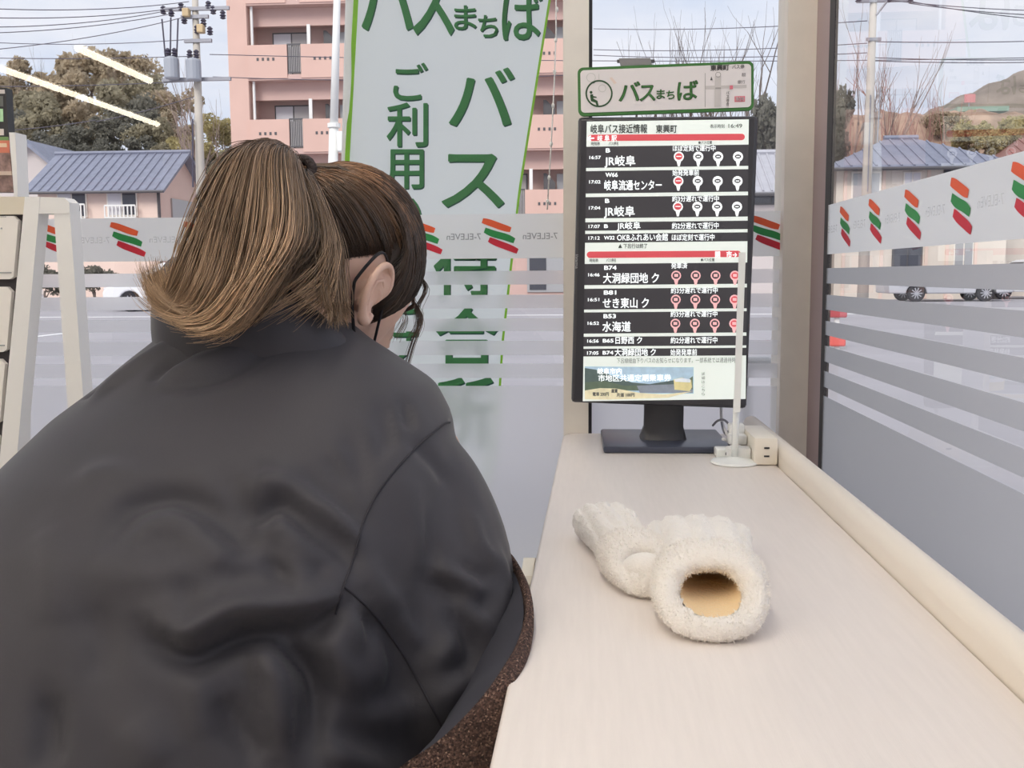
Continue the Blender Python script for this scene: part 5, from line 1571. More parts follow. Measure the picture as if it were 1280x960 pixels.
for s in (-1, 1):
    mb = MB(); sphere(mb, hp(s * .031, .068, .004), .0125 * HS, 16, 12)
    ey = mb.build('eye', mat('eye_white', rgb(238, 234, 228), .2), person, smooth=True)
    mb = MB(); c_ = hp(s * .031, .068, .004) + HF * .0105
    sphere(mb, tuple(c_), (.0058, .0026, .0058), 14, 8, (HR, HF, HU)); mb.build('iris', mat('eye_brown', rgb(52, 36, 28), .2), ey, smooth=True)
    pts = [hp(s * x, y, z) for x, y, z in ((.014, .097, .026), (.028, .095, .031), (.045, .083, .027))]
    MB().tube([tuple(p) for p in pts], [.002, .003, .0015], 6, True).build('eyebrow', mat('brow_hair', rgb(60, 44, 36), .7), person, smooth=True)

# ---- jacket
M_jk = bpy.data.materials.new('charcoal_jacket_cloth'); M_jk.use_nodes = True
nt = M_jk.node_tree; b_ = nt.nodes['Principled BSDF']
b_.inputs['Base Color'].default_value = (*rgb(58, 56, 62), 1); b_.inputs['Roughness'].default_value = .58
b_.inputs['Sheen Weight'].default_value = .12; b_.inputs['Specular IOR Level'].default_value = .32
tc = nt.nodes.new('ShaderNodeTexCoord'); n1 = nt.nodes.new('ShaderNodeTexNoise'); n1.noise_type = 'RIDGED_MULTIFRACTAL'; n1.inputs['Scale'].default_value = 6; n1.inputs['Detail'].default_value = 2.5; n1.inputs['Distortion'].default_value = .6
mp_ = nt.nodes.new('ShaderNodeMapping'); mp_.inputs['Scale'].default_value = (1.6, 1, .8)
bp1 = nt.nodes.new('ShaderNodeBump'); bp1.inputs['Strength'].default_value = .22; bp1.inputs['Distance'].default_value = .006
n2 = nt.nodes.new('ShaderNodeTexNoise'); n2.inputs['Scale'].default_value = 700
bp2 = nt.nodes.new('ShaderNodeBump'); bp2.inputs['Strength'].default_value = .12; bp2.inputs['Distance'].default_value = .001
nt.links.new(tc.outputs['Object'], mp_.inputs['Vector']); nt.links.new(mp_.outputs['Vector'], n1.inputs['Vector']); nt.links.new(n1.outputs['Fac'], bp1.inputs['Height'])
nt.links.new(tc.outputs['Object'], n2.inputs['Vector']); nt.links.new(n2.outputs['Fac'], bp2.inputs['Height']); nt.links.new(bp1.outputs['Normal'], bp2.inputs['Normal']); nt.links.new(bp2.outputs['Normal'], b_.inputs['Normal'])
jk = MB()
# cross sections: left x, right x, middle y, half depth, height
sect = [(.44, -.625, -.115, .86, .205), (.55, -.625, -.120, .855, .20), (.66, -.622, -.130, .87, .19), (.74, -.615, -.125, .90, .18), (.80, -.590, -.122, .925, .17), (.85, -.556, -.118, .955, .155),
        (.89, -.524, -.126, .985, .135), (.92, -.490, -.146, 1.01, .12), (.945, -.464, -.188, 1.025, .108), (.965, -.440, -.222, 1.035, .095), (.985, -.420, -.245, 1.04, .08)]
rings = []
for z, x0, x1, yc, d in sect:
    ring_pts = []
    for k in range(48):
        a = 2 * math.pi * k / 48
        c, s = math.cos(a), math.sin(a); e = 2.35
        ring_pts.append(((x0 + x1) / 2 + (x1 - x0) / 2 * math.copysign(abs(c) ** (2 / e), c), yc + d * math.copysign(abs(s) ** (2 / e), s), z + (.0 if s > 0 else 0)))
    rings.append(ring_pts)
jk.loft(rings)
ltube(jk, [(-.200, .985, .825), (-.168, .965, .803), (-.146, .925, .745), (-.137, .875, .665)], [.076, .080, .086, .078])
ltube(jk, [(-.137, .875, .665), (-.133, .96, .655), (-.142, 1.06, .66), (-.16, 1.125, .664)], [.080, .074, .064, .046])
ltube(jk, [(-.47, .965, .80), (-.525, .945, .765), (-.58, .90, .70), (-.60, .86, .635)], [.08, .085, .088, .082])
ltube(jk, [(-.60, .86, .635), (-.565, .96, .635), (-.49, 1.06, .64), (-.435, 1.115, .652)], [.082, .076, .066, .046])
jme = remesh(jk, 'jacket', .0055, 12, .5)
# folds are pressed into the cloth along lines over the surface
class Cloth:
    def __init__(s, me): s.me = me; s.refresh()
    def refresh(s):
        s.bvh = BVHTree.FromPolygons([tuple(v.co) for v in s.me.vertices], [tuple(p.vertices) for p in s.me.polygons])
    def hit(s, px, py):
        loc, nrm, idx, dist = s.bvh.ray_cast(CAM, ray(px, py))
        return loc, nrm
cl_ = Cloth(jme)
def line3(pts, n=40):
    out = []
    P = spl(pts, n)
    for a, b in P:
        l, nn = cl_.hit(a, b)
        if l is not None: out.append(l)
    return np.array([tuple(v) for v in out])
co = np_co(jme)
no = np.empty(len(jme.vertices) * 3); jme.vertices.foreach_get('normal', no); no = no.reshape(-1, 3)
def fold(pts, amp, w, w2=None, taper=True):
    """amp > 0 raises a ridge, < 0 sinks a valley (metres); w, w2 the widths on the upper and lower side"""
    global co
    Lp = line3(pts)
    if len(Lp) < 4: return
    best = np.full(len(co), 1e9); arg = np.zeros(len(co), int)
    box = (co > Lp.min(0) - .08).all(1) & (co < Lp.max(0) + .08).all(1)
    idx = np.nonzero(box)[0]
    if not len(idx): return
    D = np.linalg.norm(co[idx][:, None, :] - Lp[None], axis=2)
    a = D.argmin(1); d = D.min(1)
    t = a / (len(Lp) - 1)
    tp = np.sin(np.pi * np.clip(t * .92 + .04, 0, 1)) ** .6 if taper else 1
    w = w * .8; w2 = None if w2 is None else w2 * .8
    ww = np.full(len(idx), w)
    if w2 is not None:
        below = co[idx][:, 2] < Lp[a][:, 2]
        ww = np.where(below, w2, w)
    co[idx] += no[idx] * (1.5 * amp * tp * np.exp(-(d / ww) ** 2))[:, None]
mm = .001
fold([(140, 665), (165, 632), (215, 618), (262, 636), (298, 668), (322, 684)], -10 * mm, .017)
fold([(175, 672), (215, 652), (255, 672), (290, 705)], 6 * mm, .020)
fold([(283, 596), (300, 625), (322, 642), (352, 628), (398, 668), (440, 700)], -10 * mm, .015)
fold([(318, 600), (345, 604), (385, 636), (440, 676)], 6 * mm, .016)
fold([(325, 668), (350, 655), (380, 680), (405, 705)], 6 * mm, .018)
fold([(380, 585), (420, 618), (455, 652)], -5 * mm, .012)
fold([(410, 570), (442, 610)], -4 * mm, .012)
fold([(120, 700), (180, 720), (250, 712), (300, 700)], 5 * mm, .025)
fold([(195, 772), (222, 790), (242, 795), (272, 778), (300, 764), (348, 762), (400, 752), (424, 742)], 15 * mm, .020, .011)
fold([(190, 800), (242, 818), (275, 802), (310, 792), (345, 792), (375, 800)], -15 * mm, .016)
fold([(348, 778), (368, 812), (392, 842), (400, 880), (392, 940)], -16 * mm, .014)
fold([(310, 778), (335, 815), (345, 860), (352, 930)], 12 * mm, .018)
fold([(424, 742), (404, 775), (378, 800)], -8 * mm, .012)
fold([(440, 765), (418, 812), (432, 850), (470, 880)], 7 * mm, .020)
fold([(415, 850), (440, 870), (480, 872), (520, 855)], -9 * mm, .016)
fold([(470, 778), (490, 800), (500, 838), (494, 862)], -7 * mm, .013)
fold([(420, 905), (470, 925), (520, 935)], -8 * mm, .02)
fold([(55, 870), (60, 910), (56, 960)], -8 * mm, .014)
fold([(165, 900), (185, 935), (200, 960)], 6 * mm, .02)
fold([(280, 870), (300, 910), (330, 950)], -8 * mm, .018)
# sleeve
fold([(535, 724), (556, 736), (580, 748)], -7 * mm, .011); fold([(545, 712), (575, 726), (600, 738)], 5 * mm, .012)
fold([(556, 760), (578, 782), (590, 815), (585, 850)], -7 * mm, .012); fold([(580, 758), (608, 788), (618, 820)], 6 * mm, .014)
fold([(622, 690), (630, 730), (622, 770), (632, 800)], 6 * mm, .012); fold([(610, 745), (596, 762), (585, 770)], -4 * mm, .010)
fold([(512, 548), (545, 580), (560, 600)], -4 * mm, .012); fold([(455, 700), (475, 740), (500, 760)], 5 * mm, .014); fold([(548, 880), (580, 850), (605, 830)], 5 * mm, .014)
fold([(510, 600), (520, 660), (518, 720)], 4 * mm, .02); fold([(560, 590), (575, 640), (585, 700)], -3 * mm, .018)
# shoulders, radiating from the collar
fold([(190, 405), (150, 445), (110, 495)], -5 * mm, .010); fold([(215, 425), (180, 450), (140, 480), (118, 500)], 5 * mm, .012); fold([(260, 425), (210, 455), (190, 480)], -5 * mm, .010)
fold([(330, 425), (260, 450), (190, 478)], 4 * mm, .014); fold([(350, 430), (280, 470), (200, 485)], -4 * mm, .012)
fold([(505, 500), (510, 522), (512, 535)], -5 * mm, .008); fold([(480, 505), (487, 540), (488, 560)], -4 * mm, .010); fold([(440, 540), (450, 590), (452, 630)], -3 * mm, .014)
fold([(320, 413), (345, 418), (368, 426)], -5 * mm, .007)
for P_, a_, w_ in (([(420, 560), (440, 600), (446, 640)], 3, .008), ([(470, 520), (478, 545), (474, 575)], -3, .007), ([(395, 640), (420, 668), (436, 690)], -4, .008), ([(405, 628), (430, 655), (446, 676)], 3, .008),
        ([(240, 700), (275, 712), (310, 735)], -4, .010), ([(330, 700), (352, 718), (362, 748)], -5, .009), ([(355, 700), (372, 722), (380, 752)], 4, .009), ([(395, 700), (402, 725), (400, 750)], -4, .008),
        ([(255, 735), (262, 755), (258, 775)], 4, .010), ([(208, 745), (222, 762), (234, 782)], 4, .010), ([(452, 765), (462, 782), (466, 800)], -5, .007), ([(436, 772), (445, 790), (444, 812)], 4, .008),
        ([(500, 770), (512, 792), (528, 806)], 4, .009), ([(528, 640), (536, 690), (540, 720)], -3, .010), ([(575, 700), (590, 715), (612, 722)], -4, .008), ([(590, 640), (600, 680), (618, 700)], 4, .010),
        ([(560, 850), (580, 832), (600, 826)], -5, .009), ([(540, 830), (560, 812), (572, 790)], 4, .010), ([(300, 820), (318, 850), (325, 890)], -6, .012), ([(240, 830), (252, 870), (256, 920)], 5, .016),
        ([(100, 600), (130, 590), (170, 596)], 3, .016), ([(60, 660), (70, 720), (66, 780)], 4, .02), ([(110, 760), (126, 800), (122, 850)], -5, .018), ([(375, 860), (372, 900), (380, 945)], -6, .010), ([(410, 930), (440, 945), (480, 955)], 6, .012)):
    fold(P_, a_ * mm, w_)
jme.vertices.foreach_set('co', co.ravel()); jme.update()
jacket = link('jacket', jme, M_jk, person)
sm = jacket.modifiers.new('soften', 'SMOOTH'); sm.factor = .5; sm.iterations = 2
cl_.refresh()
M_seam = mat('dark_seam_thread', rgb(38, 36, 44), .7)
def seam(name, pts, r=.0011, n=60, lift=.0004):
    P = []
    for a, b in spl(pts, n):
        l, nn = cl_.hit(a, b)
        if l is not None: P.append(tuple(l + nn * lift))
    if len(P) > 3: MB().tube(P, r, 6).build(name, M_seam, jacket, smooth=True)
seam('shoulder_seam', [(562, 528), (552, 532), (520, 560), (480, 605), (456, 648), (442, 698), (428, 738), (420, 768)])
seam('sleeve_seam', [(430, 733), (465, 765), (500, 812), (530, 865), (557, 918)])
# collar: a standing band with its own thickness
rim = [(-.432, 1.03, 1.050), (-.405, .975, 1.052), (-.355, .945, 1.046), (-.305, .945, 1.036), (-.262, .965, 1.008), (-.236, 1.005, .972), (-.228, 1.045, .948), (-.236, 1.10, .925), (-.275, 1.135, .912), (-.33, 1.145, .915), (-.385, 1.13, .94), (-.422, 1.085, 1.0)]
base = [(-.448, 1.03, .945), (-.412, .965, .942), (-.358, .938, .940), (-.298, .938, .935), (-.250, .955, .925), (-.216, .995, .915), (-.205, 1.04, .905), (-.205, 1.11, .89), (-.265, 1.15, .875), (-.33, 1.16, .875), (-.395, 1.14, .90), (-.445, 1.095, .93)]
def closed(pts, n=72): return spl(pts + [pts[0]], n + 1)[:-1]
Rm, Bs = closed(rim), closed(base)
cen = Rm.mean(0)
lay = []
for t, inn in ((-.25, 0), (0, 0), (.3, .0), (.6, .0), (.85, 0), (.97, .004), (1.0, .012), (.96, .020), (.75, .024), (.4, .024), (0, .024), (-.3, .024)):
    P = Bs + (Rm - Bs) * t
    bul = .010 * math.sin(math.pi * min(1, max(0, t)))
    out_ = P - cen; out_[:, 2] = 0; out_ /= np.linalg.norm(out_, axis=1)[:, None]
    lay.append([tuple(p) for p in P + out_ * (bul - inn)])
mbk = MB(); mbk.loft(lay, cap=False)
col_ = mbk.build('collar', M_jk, jacket, smooth=True)
cm = col_.modifiers.new('sub', 'SUBSURF'); cm.levels = 1; cm.render_levels = 1

# ---- trousers and shoes (below the view, the figure sits complete)
tr = MB()
for H_, K_, A_ in ((RH, RK, RA), (LH, LK, LA)):
    ltube(tr, [H_, tuple((Vector(H_) + Vector(K_)) / 2), K_], [.105, .092, .074]); ltube(tr, [K_, tuple(Vector(K_) * .6 + Vector(A_) * .4), A_], [.072, .070, .062])
sphere(tr, (-.36, .90, .53), (.17, .13, .085))
tme = remesh(tr, 'trousers', .012, 5)
link('trousers', tme, mat('dark_trousers_cloth', rgb(52, 52, 60), .8), person)
for A_ in (RA, LA):
    rings = []
    for y, w, h, z in ((-.075, .03, .035, .042), (-.03, .043, .06, .062), (.04, .046, .05, .052), (.12, .052, .036, .038), (.185, .046, .028, .03), (.205, .02, .018, .024)):
        rings.append([(A_[0] + w * math.cos(2 * math.pi * k / 16), A_[1] + y, max(.0, z + h * math.sin(2 * math.pi * k / 16))) for k in range(16)])
    MB().loft(rings).build('shoe', mat('dark_shoe', rgb(40, 38, 42), .5), person, smooth=True)

# ---- hair
def strands_mesh(name, P, R_, cols, m, parent):
    """P: strands x points x 3, R_: strands x points radii, cols: strands x points x 3; three sided tapering hairs"""
    N, K, _ = P.shape
    T = np.gradient(P, axis=1); T /= np.linalg.norm(T, axis=2, keepdims=True) + 1e-9
    ref = np.array((.31, .42, .85)); A = np.cross(T, ref); A /= np.linalg.norm(A, axis=2, keepdims=True) + 1e-9
    B = np.cross(T, A)
    V = np.zeros((N, K, 3, 3))
    for k in range(3):
        an = 2 * math.pi * k / 3
        V[:, :, k] = P + (A * math.cos(an) + B * math.sin(an)) * R_[:, :, None]
    base_ = (np.arange(N)[:, None, None] * K + np.arange(K - 1)[None, :, None]) * 3
    ks = np.arange(3)[None, None, :]
    k2 = (ks + 1) % 3
    Fq = np.stack([base_ + ks, base_ + k2, base_ + 3 + k2, base_ + 3 + ks], axis=-1).reshape(-1, 4)
    me = bpy.data.meshes.new(name)
    nv, nf = N * K * 3, len(Fq)
    me.vertices.add(nv); me.vertices.foreach_set('co', V.reshape(-1))
    me.loops.add(nf * 4); me.loops.foreach_set('vertex_index', Fq.reshape(-1).astype(np.int32))
    me.polygons.add(nf); me.polygons.foreach_set('loop_start', np.arange(0, nf * 4, 4, dtype=np.int32))
    me.update(calc_edges=True)
    me.polygons.foreach_set('use_smooth', [True] * nf)
    at_ = me.color_attributes.new('tint', 'FLOAT_COLOR', 'POINT')
    C = np.ones((N, K, 3, 4)); C[..., :3] = cols[:, :, None, :]
    at_.data.foreach_set('color', C.reshape(-1))
    return link(name, me, m, parent)
M_hair = bpy.data.materials.new('brown_hair'); M_hair.use_nodes = True
nt = M_hair.node_tree; b_ = nt.nodes['Principled BSDF']
vc = nt.nodes.new('ShaderNodeVertexColor'); vc.layer_name = 'tint'
nt.links.new(vc.outputs['Color'], b_.inputs['Base Color'])
b_.inputs['Roughness'].default_value = .42; b_.inputs['Specular IOR Level'].default_value = .5
hr = np.random.RandomState(3)
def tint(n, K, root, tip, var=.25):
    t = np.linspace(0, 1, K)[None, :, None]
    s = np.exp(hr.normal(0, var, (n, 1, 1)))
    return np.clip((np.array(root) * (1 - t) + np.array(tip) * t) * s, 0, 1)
TIE = hp(0, -.098, .068)
_hv = [tuple(hp(*head_surf(2 * math.pi * i / 64 - math.pi, math.pi / 2 - math.pi * (j + .01) / 48.02))) for j in range(49) for i in range(64)]
BV = BVHTree.FromPolygons(_hv, [(j * 64 + i, j * 64 + (i + 1) % 64, (j + 1) * 64 + (i + 1) % 64, (j + 1) * 64 + i) for j in range(48) for i in range(64)])
def to_head(p, lift):
    """push a point out to a height above the scalp, along the line from the head's middle"""
    c = HC + HU * .012
    d = (Vector(p) - c); d.normalize()
    loc, nn, i, dist = BV.ray_cast(c + d * .3, -d)
    if loc is None: return Vector(p)
    return loc + d * lift
# hairline: where the combed strands begin (azimuth from the face, elevation), running round the head
def hairline(a):
    a = abs(a)
    return float(np.interp(a, [0, .5, .9, 1.15, 1.35, 1.55, 1.8, 2.2, 2.6, 3.15], [.62, .42, -.05, -.42, -.30, .22, .0, -.32, -.55, -.62]))
n_h = 7000; K = 12
PH = np.zeros((n_h, K, 3)); RH_ = np.zeros((n_h, K)); CH = np.zeros((n_h, K, 3))
tie_d = (TIE - (HC + HU * .012)).normalized()
c0_ = HC + HU * .012
HBASE = (.185, .098, .052)
for i in range(n_h):
    a = hr.uniform(-math.pi, math.pi)
    b = hairline(a) + abs(hr.normal(0, .05)) + (hr.uniform(0, .9) if hr.rand() < .5 else 0)
    b = min(b, 1.35)
    x, y, z = head_surf(a, b)
    p = hp(x, y, z); d0 = (p - c0_).normalized()
    lift_n = hr.uniform(.002, .010)
    wv = hr.normal(0, .02)
    ax_ = d0.cross(tie_d)
    if ax_.length < 1e-4: continue
    ax_.normalize()
    # hair from before the ear is combed up over it first
    way = None
    if .8 < abs(a) < 1.5 and b < .25:
        sa = math.copysign(1.10 + .25 * (abs(a) - .8), a)
        way = (hp(*head_surf(sa, .42 + .2 * (b + .4))) - c0_).normalized()
    for k in range(K):
        t = k / (K - 1)
        if way is None: q = d0.slerp(tie_d, t * .985)
        else:
            q1, q2 = d0.slerp(way, min(1, t * 1.25)), way.slerp(tie_d, t * .985)
            q = q1.slerp(q2, t ** 1.5)
        q = (q + ax_ * wv * math.sin(math.pi * t)).normalized()
        lf = .0015 + (lift_n + .009 * math.sin(math.pi * min(1, t * 1.1)) ) * (t ** .35) + .012 * max(0, t - .8) / .2
        loc, nn, ii, dist = BV.ray_cast(c0_ + q * .3, -q)
        PH[i, k] = (loc if loc is not None else c0_ + q * .1) + q * lf
    dark = 1.0
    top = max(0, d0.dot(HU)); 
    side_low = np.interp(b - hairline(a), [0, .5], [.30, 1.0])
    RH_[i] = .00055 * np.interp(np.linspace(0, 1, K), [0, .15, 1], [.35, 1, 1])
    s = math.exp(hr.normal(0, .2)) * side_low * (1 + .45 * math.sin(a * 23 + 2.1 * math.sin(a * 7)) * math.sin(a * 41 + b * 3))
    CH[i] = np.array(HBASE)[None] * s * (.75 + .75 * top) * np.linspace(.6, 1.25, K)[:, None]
ok = np.abs(PH).sum((1, 2)) > 0
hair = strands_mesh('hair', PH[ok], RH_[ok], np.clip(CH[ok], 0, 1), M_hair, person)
hair['kind'] = 'thing'; del hair['kind']
# scalp cap under the strands
rings = []
for j in range(30):
    fr = j / 29
    rg = []
    for i in range(72):
        a = 2 * math.pi * i / 72 - math.pi
        b = (hairline(a) + .03) + (1.56 - hairline(a) - .03) * fr
        x, y, z = head_surf(a, b); p = hp(x, y, z); d = (p - c0_).normalized()
        rg.append(tuple(p + d * (.0008 + .0075 * min(1, fr * 3))))
    rings.append(rg)
mb = MB(); mb.loft(rings, cap=False); mb.add([tuple(v) for v in rings[-1]], [tuple(range(72))])
mb.build('scalp_hair', mat('dark_brown_scalp', (.040, .026, .019), .7, var=.3, vscale=90), hair, smooth=True)
# ponytail: hairs between guide lines; guides are px, py, distance
G = [[(385, 206, 1.035), (352, 176, 1.015), (312, 178, .995), (289, 197, .975), (267, 240, .96), (249, 290, .95), (237, 330, .945), (225, 364, .945), (206, 366, .95), (195, 324, .955)],
     [(385, 207, 1.03), (350, 175, 1.01), (317, 183, .985), (297, 215, .965), (277, 270, .95), (261, 325, .94), (244, 369, .935), (222, 385, .935), (203, 372, .94), (191, 338, .945)],
     [(386, 208, 1.03), (352, 175, 1.005), (327, 188, .98), (314, 230, .955), (299, 290, .94), (285, 345, .93), (262, 384, .925), (236, 392, .925), (211, 380, .93), (196, 354, .935)],
     [(386, 209, 1.03), (355, 177, 1.00), (339, 194, .975), (333, 245, .95), (325, 300, .935), (311, 350, .925), (285, 386, .92), (255, 399, .92), (228, 391, .925), (206, 370, .93)],
     [(387, 210, 1.03), (362, 181, 1.00), (354, 204, .975), (355, 255, .95), (349, 303, .935), (335, 343, .925), (314, 371, .92), (290, 394, .92), (262, 404, .92), (234, 397, .925)],
     [(388, 212, 1.03), (372, 189, 1.00), (373, 220, .98), (376, 262, .955), (370, 300, .94), (355, 330, .93), (336, 360, .925), (316, 390, .92), (292, 411, .92), (258, 413, .92)],
     [(389, 213, 1.03), (382, 202, 1.005), (389, 233, .985), (395, 268, .965), (391, 298, .95), (377, 322, .94), (360, 343, .935), (342, 366, .93), (324, 388, .925), (304, 408, .925)],
     [(390, 214, 1.03), (395, 222, 1.01), (405, 256, .995), (413, 294, .985), (416, 322, .98), (416, 346, .975), (418, 370, .97), (420, 386, .97), (423, 394, .97), (426, 402, .97)],
     [(390, 215, 1.03), (400, 226, 1.01), (412, 258, .998), (421, 294, .988), (424, 320, .982), (423, 344, .978), (424, 364, .975), (425, 376, .972), (427, 384, .972), (430, 392, .972)]]
Kp = 30
GS = np.array([spl([tuple(at(a, b, d)) for a, b, d in g], Kp) for g in G])
tie_w = np.array(tuple(TIE))
GS += (tie_w - GS[:, :1]) * (np.linspace(1, 0, Kp) ** 3)[None, :, None]
n_p = 11000
u = hr.uniform(0, 6, n_p)
u[: n_p // 5] = hr.uniform(0, 3, n_p // 5)
lock = np.arange(n_p) >= n_p - 1300          # the narrow lock beside the neck
u[lock] = 6.2 + 1.78 * hr.uniform(0, 1, 1300) ** .7
clump = hr.randint(0, 230, n_p); cu = np.sort(hr.uniform(0, 6, 260)); cu[230:] = hr.uniform(6.3, 7.98, 30); clump[lock] = hr.randint(230, 260, 1300); cu2 = cu[clump]
mixc = hr.uniform(.35, .9, n_p); u = u * (1 - mixc) + cu2 * mixc
drift = hr.normal(0, .55, n_p) * .5 + hr.normal(0, .6, 260)[clump]
ut = np.clip(u[:, None] + drift[:, None] * np.linspace(0, 1, Kp)[None] ** 1.3, np.where(lock, 6.1, 0)[:, None], np.where(lock, 7.999, 6.0)[:, None])
i0 = ut.astype(int); f = (ut - i0)[..., None]; kk = np.arange(Kp)[None, :]
PP = GS[i0, kk] * (1 - f) + GS[i0 + 1, kk] * f
tt = np.linspace(0, 1, Kp)[None, :, None]
off_c = hr.normal(0, 1, (260, 3)) * np.array((.006, .018, .006)); off_s = hr.normal(0, 1, (n_p, 3)) * np.array((.0025, .006, .0025))
spread = np.clip(.25 + tt * 1.6, 0, 1.25) * np.where(tt > .85, 1 + (tt - .85) * 4, 1)
PP = PP + off_c[clump][:, None, :] * .75 * spread * (1.1 - .5 * tt) + off_s[:, None, :] * np.clip(.3 + tt * 1.8, 0, 1.2) * (1.15 - .75 * tt)
wave_p = hr.uniform(0, 6.28, (n_p, 1, 1)); PP = PP + np.sin(tt * 9 + wave_p) * .0016 * hr.normal(0, 1, (n_p, 1, 3)) * tt
# uneven lengths
ln = np.clip(hr.beta(9, 1.1, n_p), .4, 1)[:, None] * np.linspace(0, 1, Kp)[None]
gapf = lock & (u < 6.95)                      # hairs between the tail and the lock, coloured darker and cut shorter
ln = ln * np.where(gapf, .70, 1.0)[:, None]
idx = ln * (Kp - 1); ia = np.clip(idx.astype(int), 0, Kp - 2); fr = (idx - ia)[..., None]
rows = np.arange(n_p)[:, None]
PP = PP[rows, ia] * (1 - fr) + PP[rows, ia + 1] * fr
# keep off the jacket's back
RP = .00044 * np.interp(np.linspace(0, 1, Kp), [0, .1, .7, 1], [1, 1, .9, .25])[None] * np.exp(hr.normal(0, .15, (n_p, 1)))
cvar = np.exp(hr.normal(0, .20, 260))[clump][:, None, None]
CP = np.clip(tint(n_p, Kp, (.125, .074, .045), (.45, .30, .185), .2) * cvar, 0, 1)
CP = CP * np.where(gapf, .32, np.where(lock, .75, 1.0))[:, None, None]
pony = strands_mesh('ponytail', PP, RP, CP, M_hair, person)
# fine loose hairs
n_w = 90
PW = []; 
for i in range(n_w):
    k = hr.randint(0, 4)
    j = hr.normal(0, 1, 3)
    g = [[(524, 345, 1.17), (532, 362, 1.17), (521, 385, 1.165), (522, 405, 1.16), (514, 420, 1.155)],
         [(522, 352, 1.17), (516, 375, 1.165), (527, 398, 1.16), (518, 425, 1.15), (510, 452, 1.14), (507, 462, 1.13)],
         [(508, 362, 1.16), (502, 380, 1.155), (506, 398, 1.15), (498, 415, 1.145), (494, 424, 1.14)],
         [(518, 360, 1.165), (490, 386, 1.13), (478, 398, 1.12), (470, 402, 1.11)]][k]
    PW.append(spl([tuple(np.array(tuple(at(a, b, d))) + np.array((j[0] * .002, j[1] * .004, j[2] * .002)) * (0.5 + 1.2 * q / len(g))) for q, (a, b, d) in enumerate(g)], 14))
PW = np.array(PW); RW_ = np.full((n_w, 14), .0004) * np.linspace(1, .4, 14)[None]
wisp = strands_mesh('loose_hair', PW, RW_, tint(n_w, 14, (.09, .055, .035), (.14, .085, .05), .3), M_hair, person)
# hair tie
tdir = Vector(tuple(GS[3, 4] - GS[3, 0])).normalized()
tx = tdir.cross(Vector((0, 0, 1))).normalized(); ty = tx.cross(tdir)
pts = [tuple(TIE + tdir * .006 + (tx * math.cos(a) + ty * math.sin(a)) * .0165) for a in np.linspace(0, 2 * math.pi, 25)]
MB().tube(pts, .0055, 8, cap=False).build('hair_tie', mat('dark_hair_tie', rgb(52, 40, 38), .8, bump=.5, bscale=300), person, smooth=True)
# ---- black mask: panel over the lower face and ear loops
M_mask = mat('black_mask_cloth', rgb(34, 32, 38), .8)
rings = []
for j in range(13):
    b = -.42 - .72 * j / 12
    wa = np.interp(j / 12, [0, .3, .8, 1], [.45, .8, .85, .7])
    rings.append([tuple(hp(*[v * s_ for v, s_ in zip(head_surf(wa * (i / 12 - 1), b), (1.05, 1.06, 1.05))])) for i in range(25)])
mb = MB(); mb.loft(rings, cap=False, close=False)
mask = mb.build('face_mask', M_mask, person, smooth=True)
so = mask.modifiers.new('thick', 'SOLIDIFY'); so.thickness = .0018
for s in (1, -1):
    def on_head(x, y, z, lift=.0025):
        p = hp(s * x, y, z); d = (p - c0_).normalized()
        loc, nn, i_, di = BV.ray_cast(c0_ + d * .3, -d)
        return tuple((loc if loc is not None else p) + d * lift)
    up_ = [hp(s * .052, .058, -.05), hp(s * .066, .04, -.03), hp(s * .078, .018, .006), hp(s * .090, -.006, .022), hp(s * .096, -.022, .018), hp(s * .094, -.028, .0), hp(s * .086, -.026, -.020), hp(s * .078, -.016, -.045), hp(s * .070, .0, -.07), hp(s * .060, .03, -.085)]
    if s == 1:          # on the right the loop hangs from behind the ear down to the collar
        up_ = up_[:5] + [at(447, 346, 1.03), at(442, 360, 1.03), at(440.5, 385, 1.03), at(442, 410, 1.028), at(444.5, 436, 1.022)]
    MB().tube([tuple(p) for p in spl([tuple(p) for p in up_], 40)], .0013, 8, True, 1.6).build('ear_loop', M_mask, mask, smooth=True)

# ---- stool under the person
sto = empty('stool', (-.34, .92, 0), 0, 'dark round stool the person sits on', 'stool')
MB().lathe([(.0, .395), (.19, .395), (.20, .41), (.20, .432), (.19, .442), (.0, .444)], Matrix.Translation((-.34, .92, 0)), 28).build('seat', mat('stool_seat_dark', rgb(60, 58, 60), .6), sto, smooth=False)
MB().tube([(-.34, .92, .02), (-.34, .92, .40)], .03, 14).build('column', M_alu, sto, smooth=True)
MB().lathe([(.20, 0), (.20, .012), (.05, .03)], Matrix.Translation((-.34, .92, 0)), 28).build('foot', M_alu, sto)

# ---- tweed bag between the person and the counter
def tweed():
    m = mat('brown_tweed', rgb(104, 80, 70), .9, bump=.9, bscale=520)
    nt = m.node_tree; b = nt.nodes['Principled BSDF']
    tc = nt.nodes.new('ShaderNodeTexCoord'); v = nt.nodes.new('ShaderNodeTexVoronoi'); v.inputs['Scale'].default_value = 720
    r = nt.nodes.new('ShaderNodeValToRGB'); e = r.color_ramp.elements
    e[0].position = .0; e[0].color = (*rgb(38, 26, 26), 1); e[1].position = 1; e[1].color = (*rgb(206, 170, 150), 1)
    a_ = e.new(.45); a_.color = (*rgb(84, 60, 54), 1); c_ = e.new(.8); c_.color = (*rgb(126, 96, 84), 1)
    nt.links.new(tc.outputs['Object'], v.inputs['Vector']); nt.links.new(v.outputs['Color'], r.inputs['Fac']); nt.links.new(r.outputs['Color'], b.inputs['Base Color'])
    return m
M_tw = tweed()
bag = empty('tweed_bag', (-.10, .90, .45), 0, 'brown speckled tweed bag, its rim curving between the dark sleeve and the counter', 'bag')
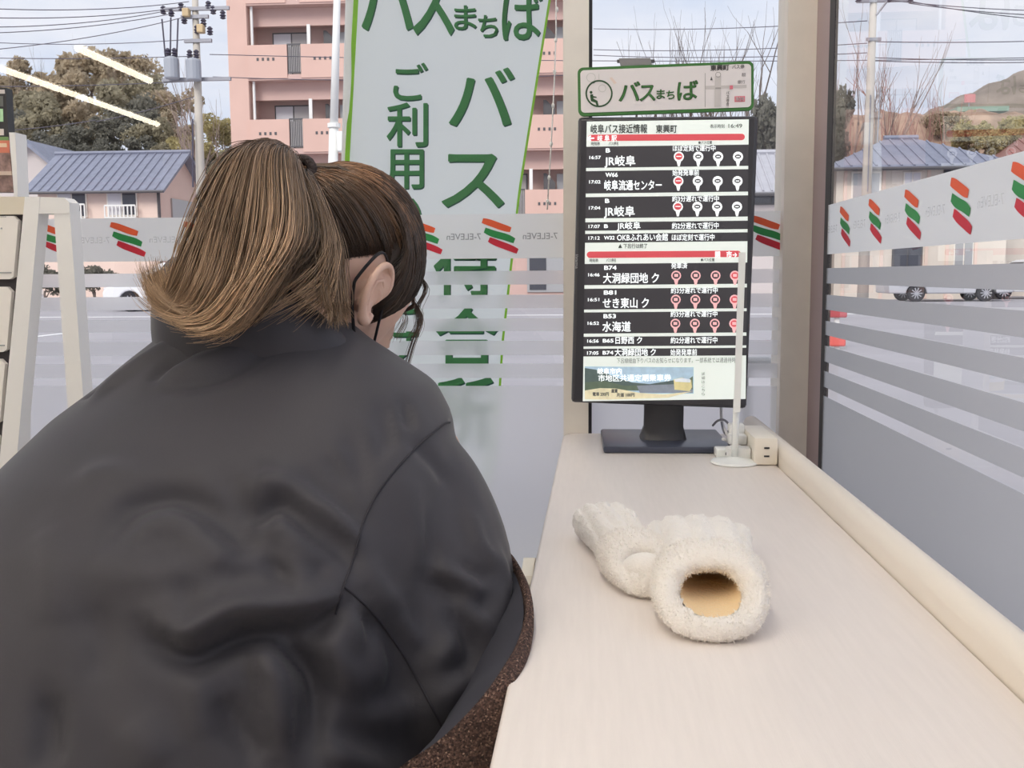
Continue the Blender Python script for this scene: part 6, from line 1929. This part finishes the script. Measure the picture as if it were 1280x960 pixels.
outc = [(628, 688, .96), (640, 694, .95), (652, 712, .91), (663, 738, .86), (667.5, 770, .82), (664, 800, .78), (656, 828, .742), (643, 852, .712), (630, 882, .700), (619, 920, .700), (609, 965, .695), (598, 1010, .69)]
innc = [(630, 697, .955), (638, 703, .94), (648, 721, .90), (655, 745, .85), (655, 775, .81), (645, 806, .77), (630, 832, .73), (608, 864, .708), (578, 898, .70), (545, 928, .694), (505, 955, .688), (470, 985, .682)]
A = spl([tuple(at(a, b, d)) for a, b, d in outc], 60); B = spl([tuple(at(a, b, d)) for a, b, d in innc], 60)
drop = np.array((0, 0, -1.0))
lay = []
mid = (A + B) / 2
def layer(P): lay.append([tuple(p) for p in P])
low = np.minimum(A[:, 2], B[:, 2]).min()
Al = A.copy(); Al[:, 2] = .46; Bl = B.copy(); Bl[:, 2] = .46
Al[:, 0] = np.minimum(Al[:, 0], -.066); Bl[:, 0] = np.minimum(Bl[:, 0], -.070)
Am = A * .6 + Al * .4; Am[:, 0] = np.minimum(Am[:, 0], -.064); Am[:, 2] = np.minimum(Am[:, 2], .695)
layer(Bl + np.array((.0, 0, 0))); layer(B * .6 + Bl * .4 ); layer(B + np.array((0, 0, -.004)))
layer(B); layer(B + (A - B) * .33 + np.array((0, 0, .0035))); layer(B + (A - B) * .67 + np.array((0, 0, .0035))); layer(A); layer(A + np.array((0, 0, -.006))); layer(Am); layer(Al)
mb = MB(); n = 60
vs = [p for l in lay for p in l]; fs = []
for i in range(len(lay) - 1):
    for k in range(n - 1): fs.append((i * n + k, i * n + k + 1, (i + 1) * n + k + 1, (i + 1) * n + k))
for i in range(0, 1): fs.append(tuple(range(n)) + tuple((len(lay) - 1) * n + k for k in range(n - 1, -1, -1)))
fs.append(tuple(i * n for i in range(len(lay)))); fs.append(tuple(i * n + n - 1 for i in range(len(lay)))[::-1])
mb.add(vs, fs); mb.build('rim', M_tw, bag, smooth=True)
lin = [[tuple(p) for p in B + np.array((-.001, 0, -.003))], [tuple(p) for p in B + np.array((-.03, .015, -.030))], [tuple(p) for p in B + np.array((-.06, .03, -.075))]]
mb = MB(); mb.loft(lin, cap=False, close=False); mb.build('lining', mat('dark_bag_lining', rgb(58, 58, 68), .7), bag, smooth=True)
# ---- pale paper bag squeezed between tweed bag and counter edge
pb_ = empty('paper_bag', (-.05, 1.0, .45), 0, 'cream paper bag showing as a sliver between the tweed bag and the counter edge', 'bag')
mb = MB()
prof = [(.99, .30), (.99, .716), (1.0, .722), (1.06, .724), (1.08, .718), (1.09, .70), (1.095, .30)]
vs = [(-.0585, y, z) for y, z in prof] + [(-.0462, y, z) for y, z in prof]
n = len(prof)
mb.add(vs, [tuple(range(n)), tuple(range(n, 2 * n))[::-1]] + [(i, (i + 1) % n, n + (i + 1) % n, n + i) for i in range(n)])
mb.build('bag_body', mat('cream_paper', rgb(236, 228, 212), .7), pb_)
# ------------------------------------------------------------------ lettering last
flush_texts()
for e in LATER:
    tb, name, m, par = e[:4]
    if tb.n == 0: continue
    if len(e) > 4:
        V = np.concatenate(tb.v); tb.v = [np.array(e[4](V))]
    local = len(e) > 5
    tb.build(name, m, par, world=not local, fixn=False)
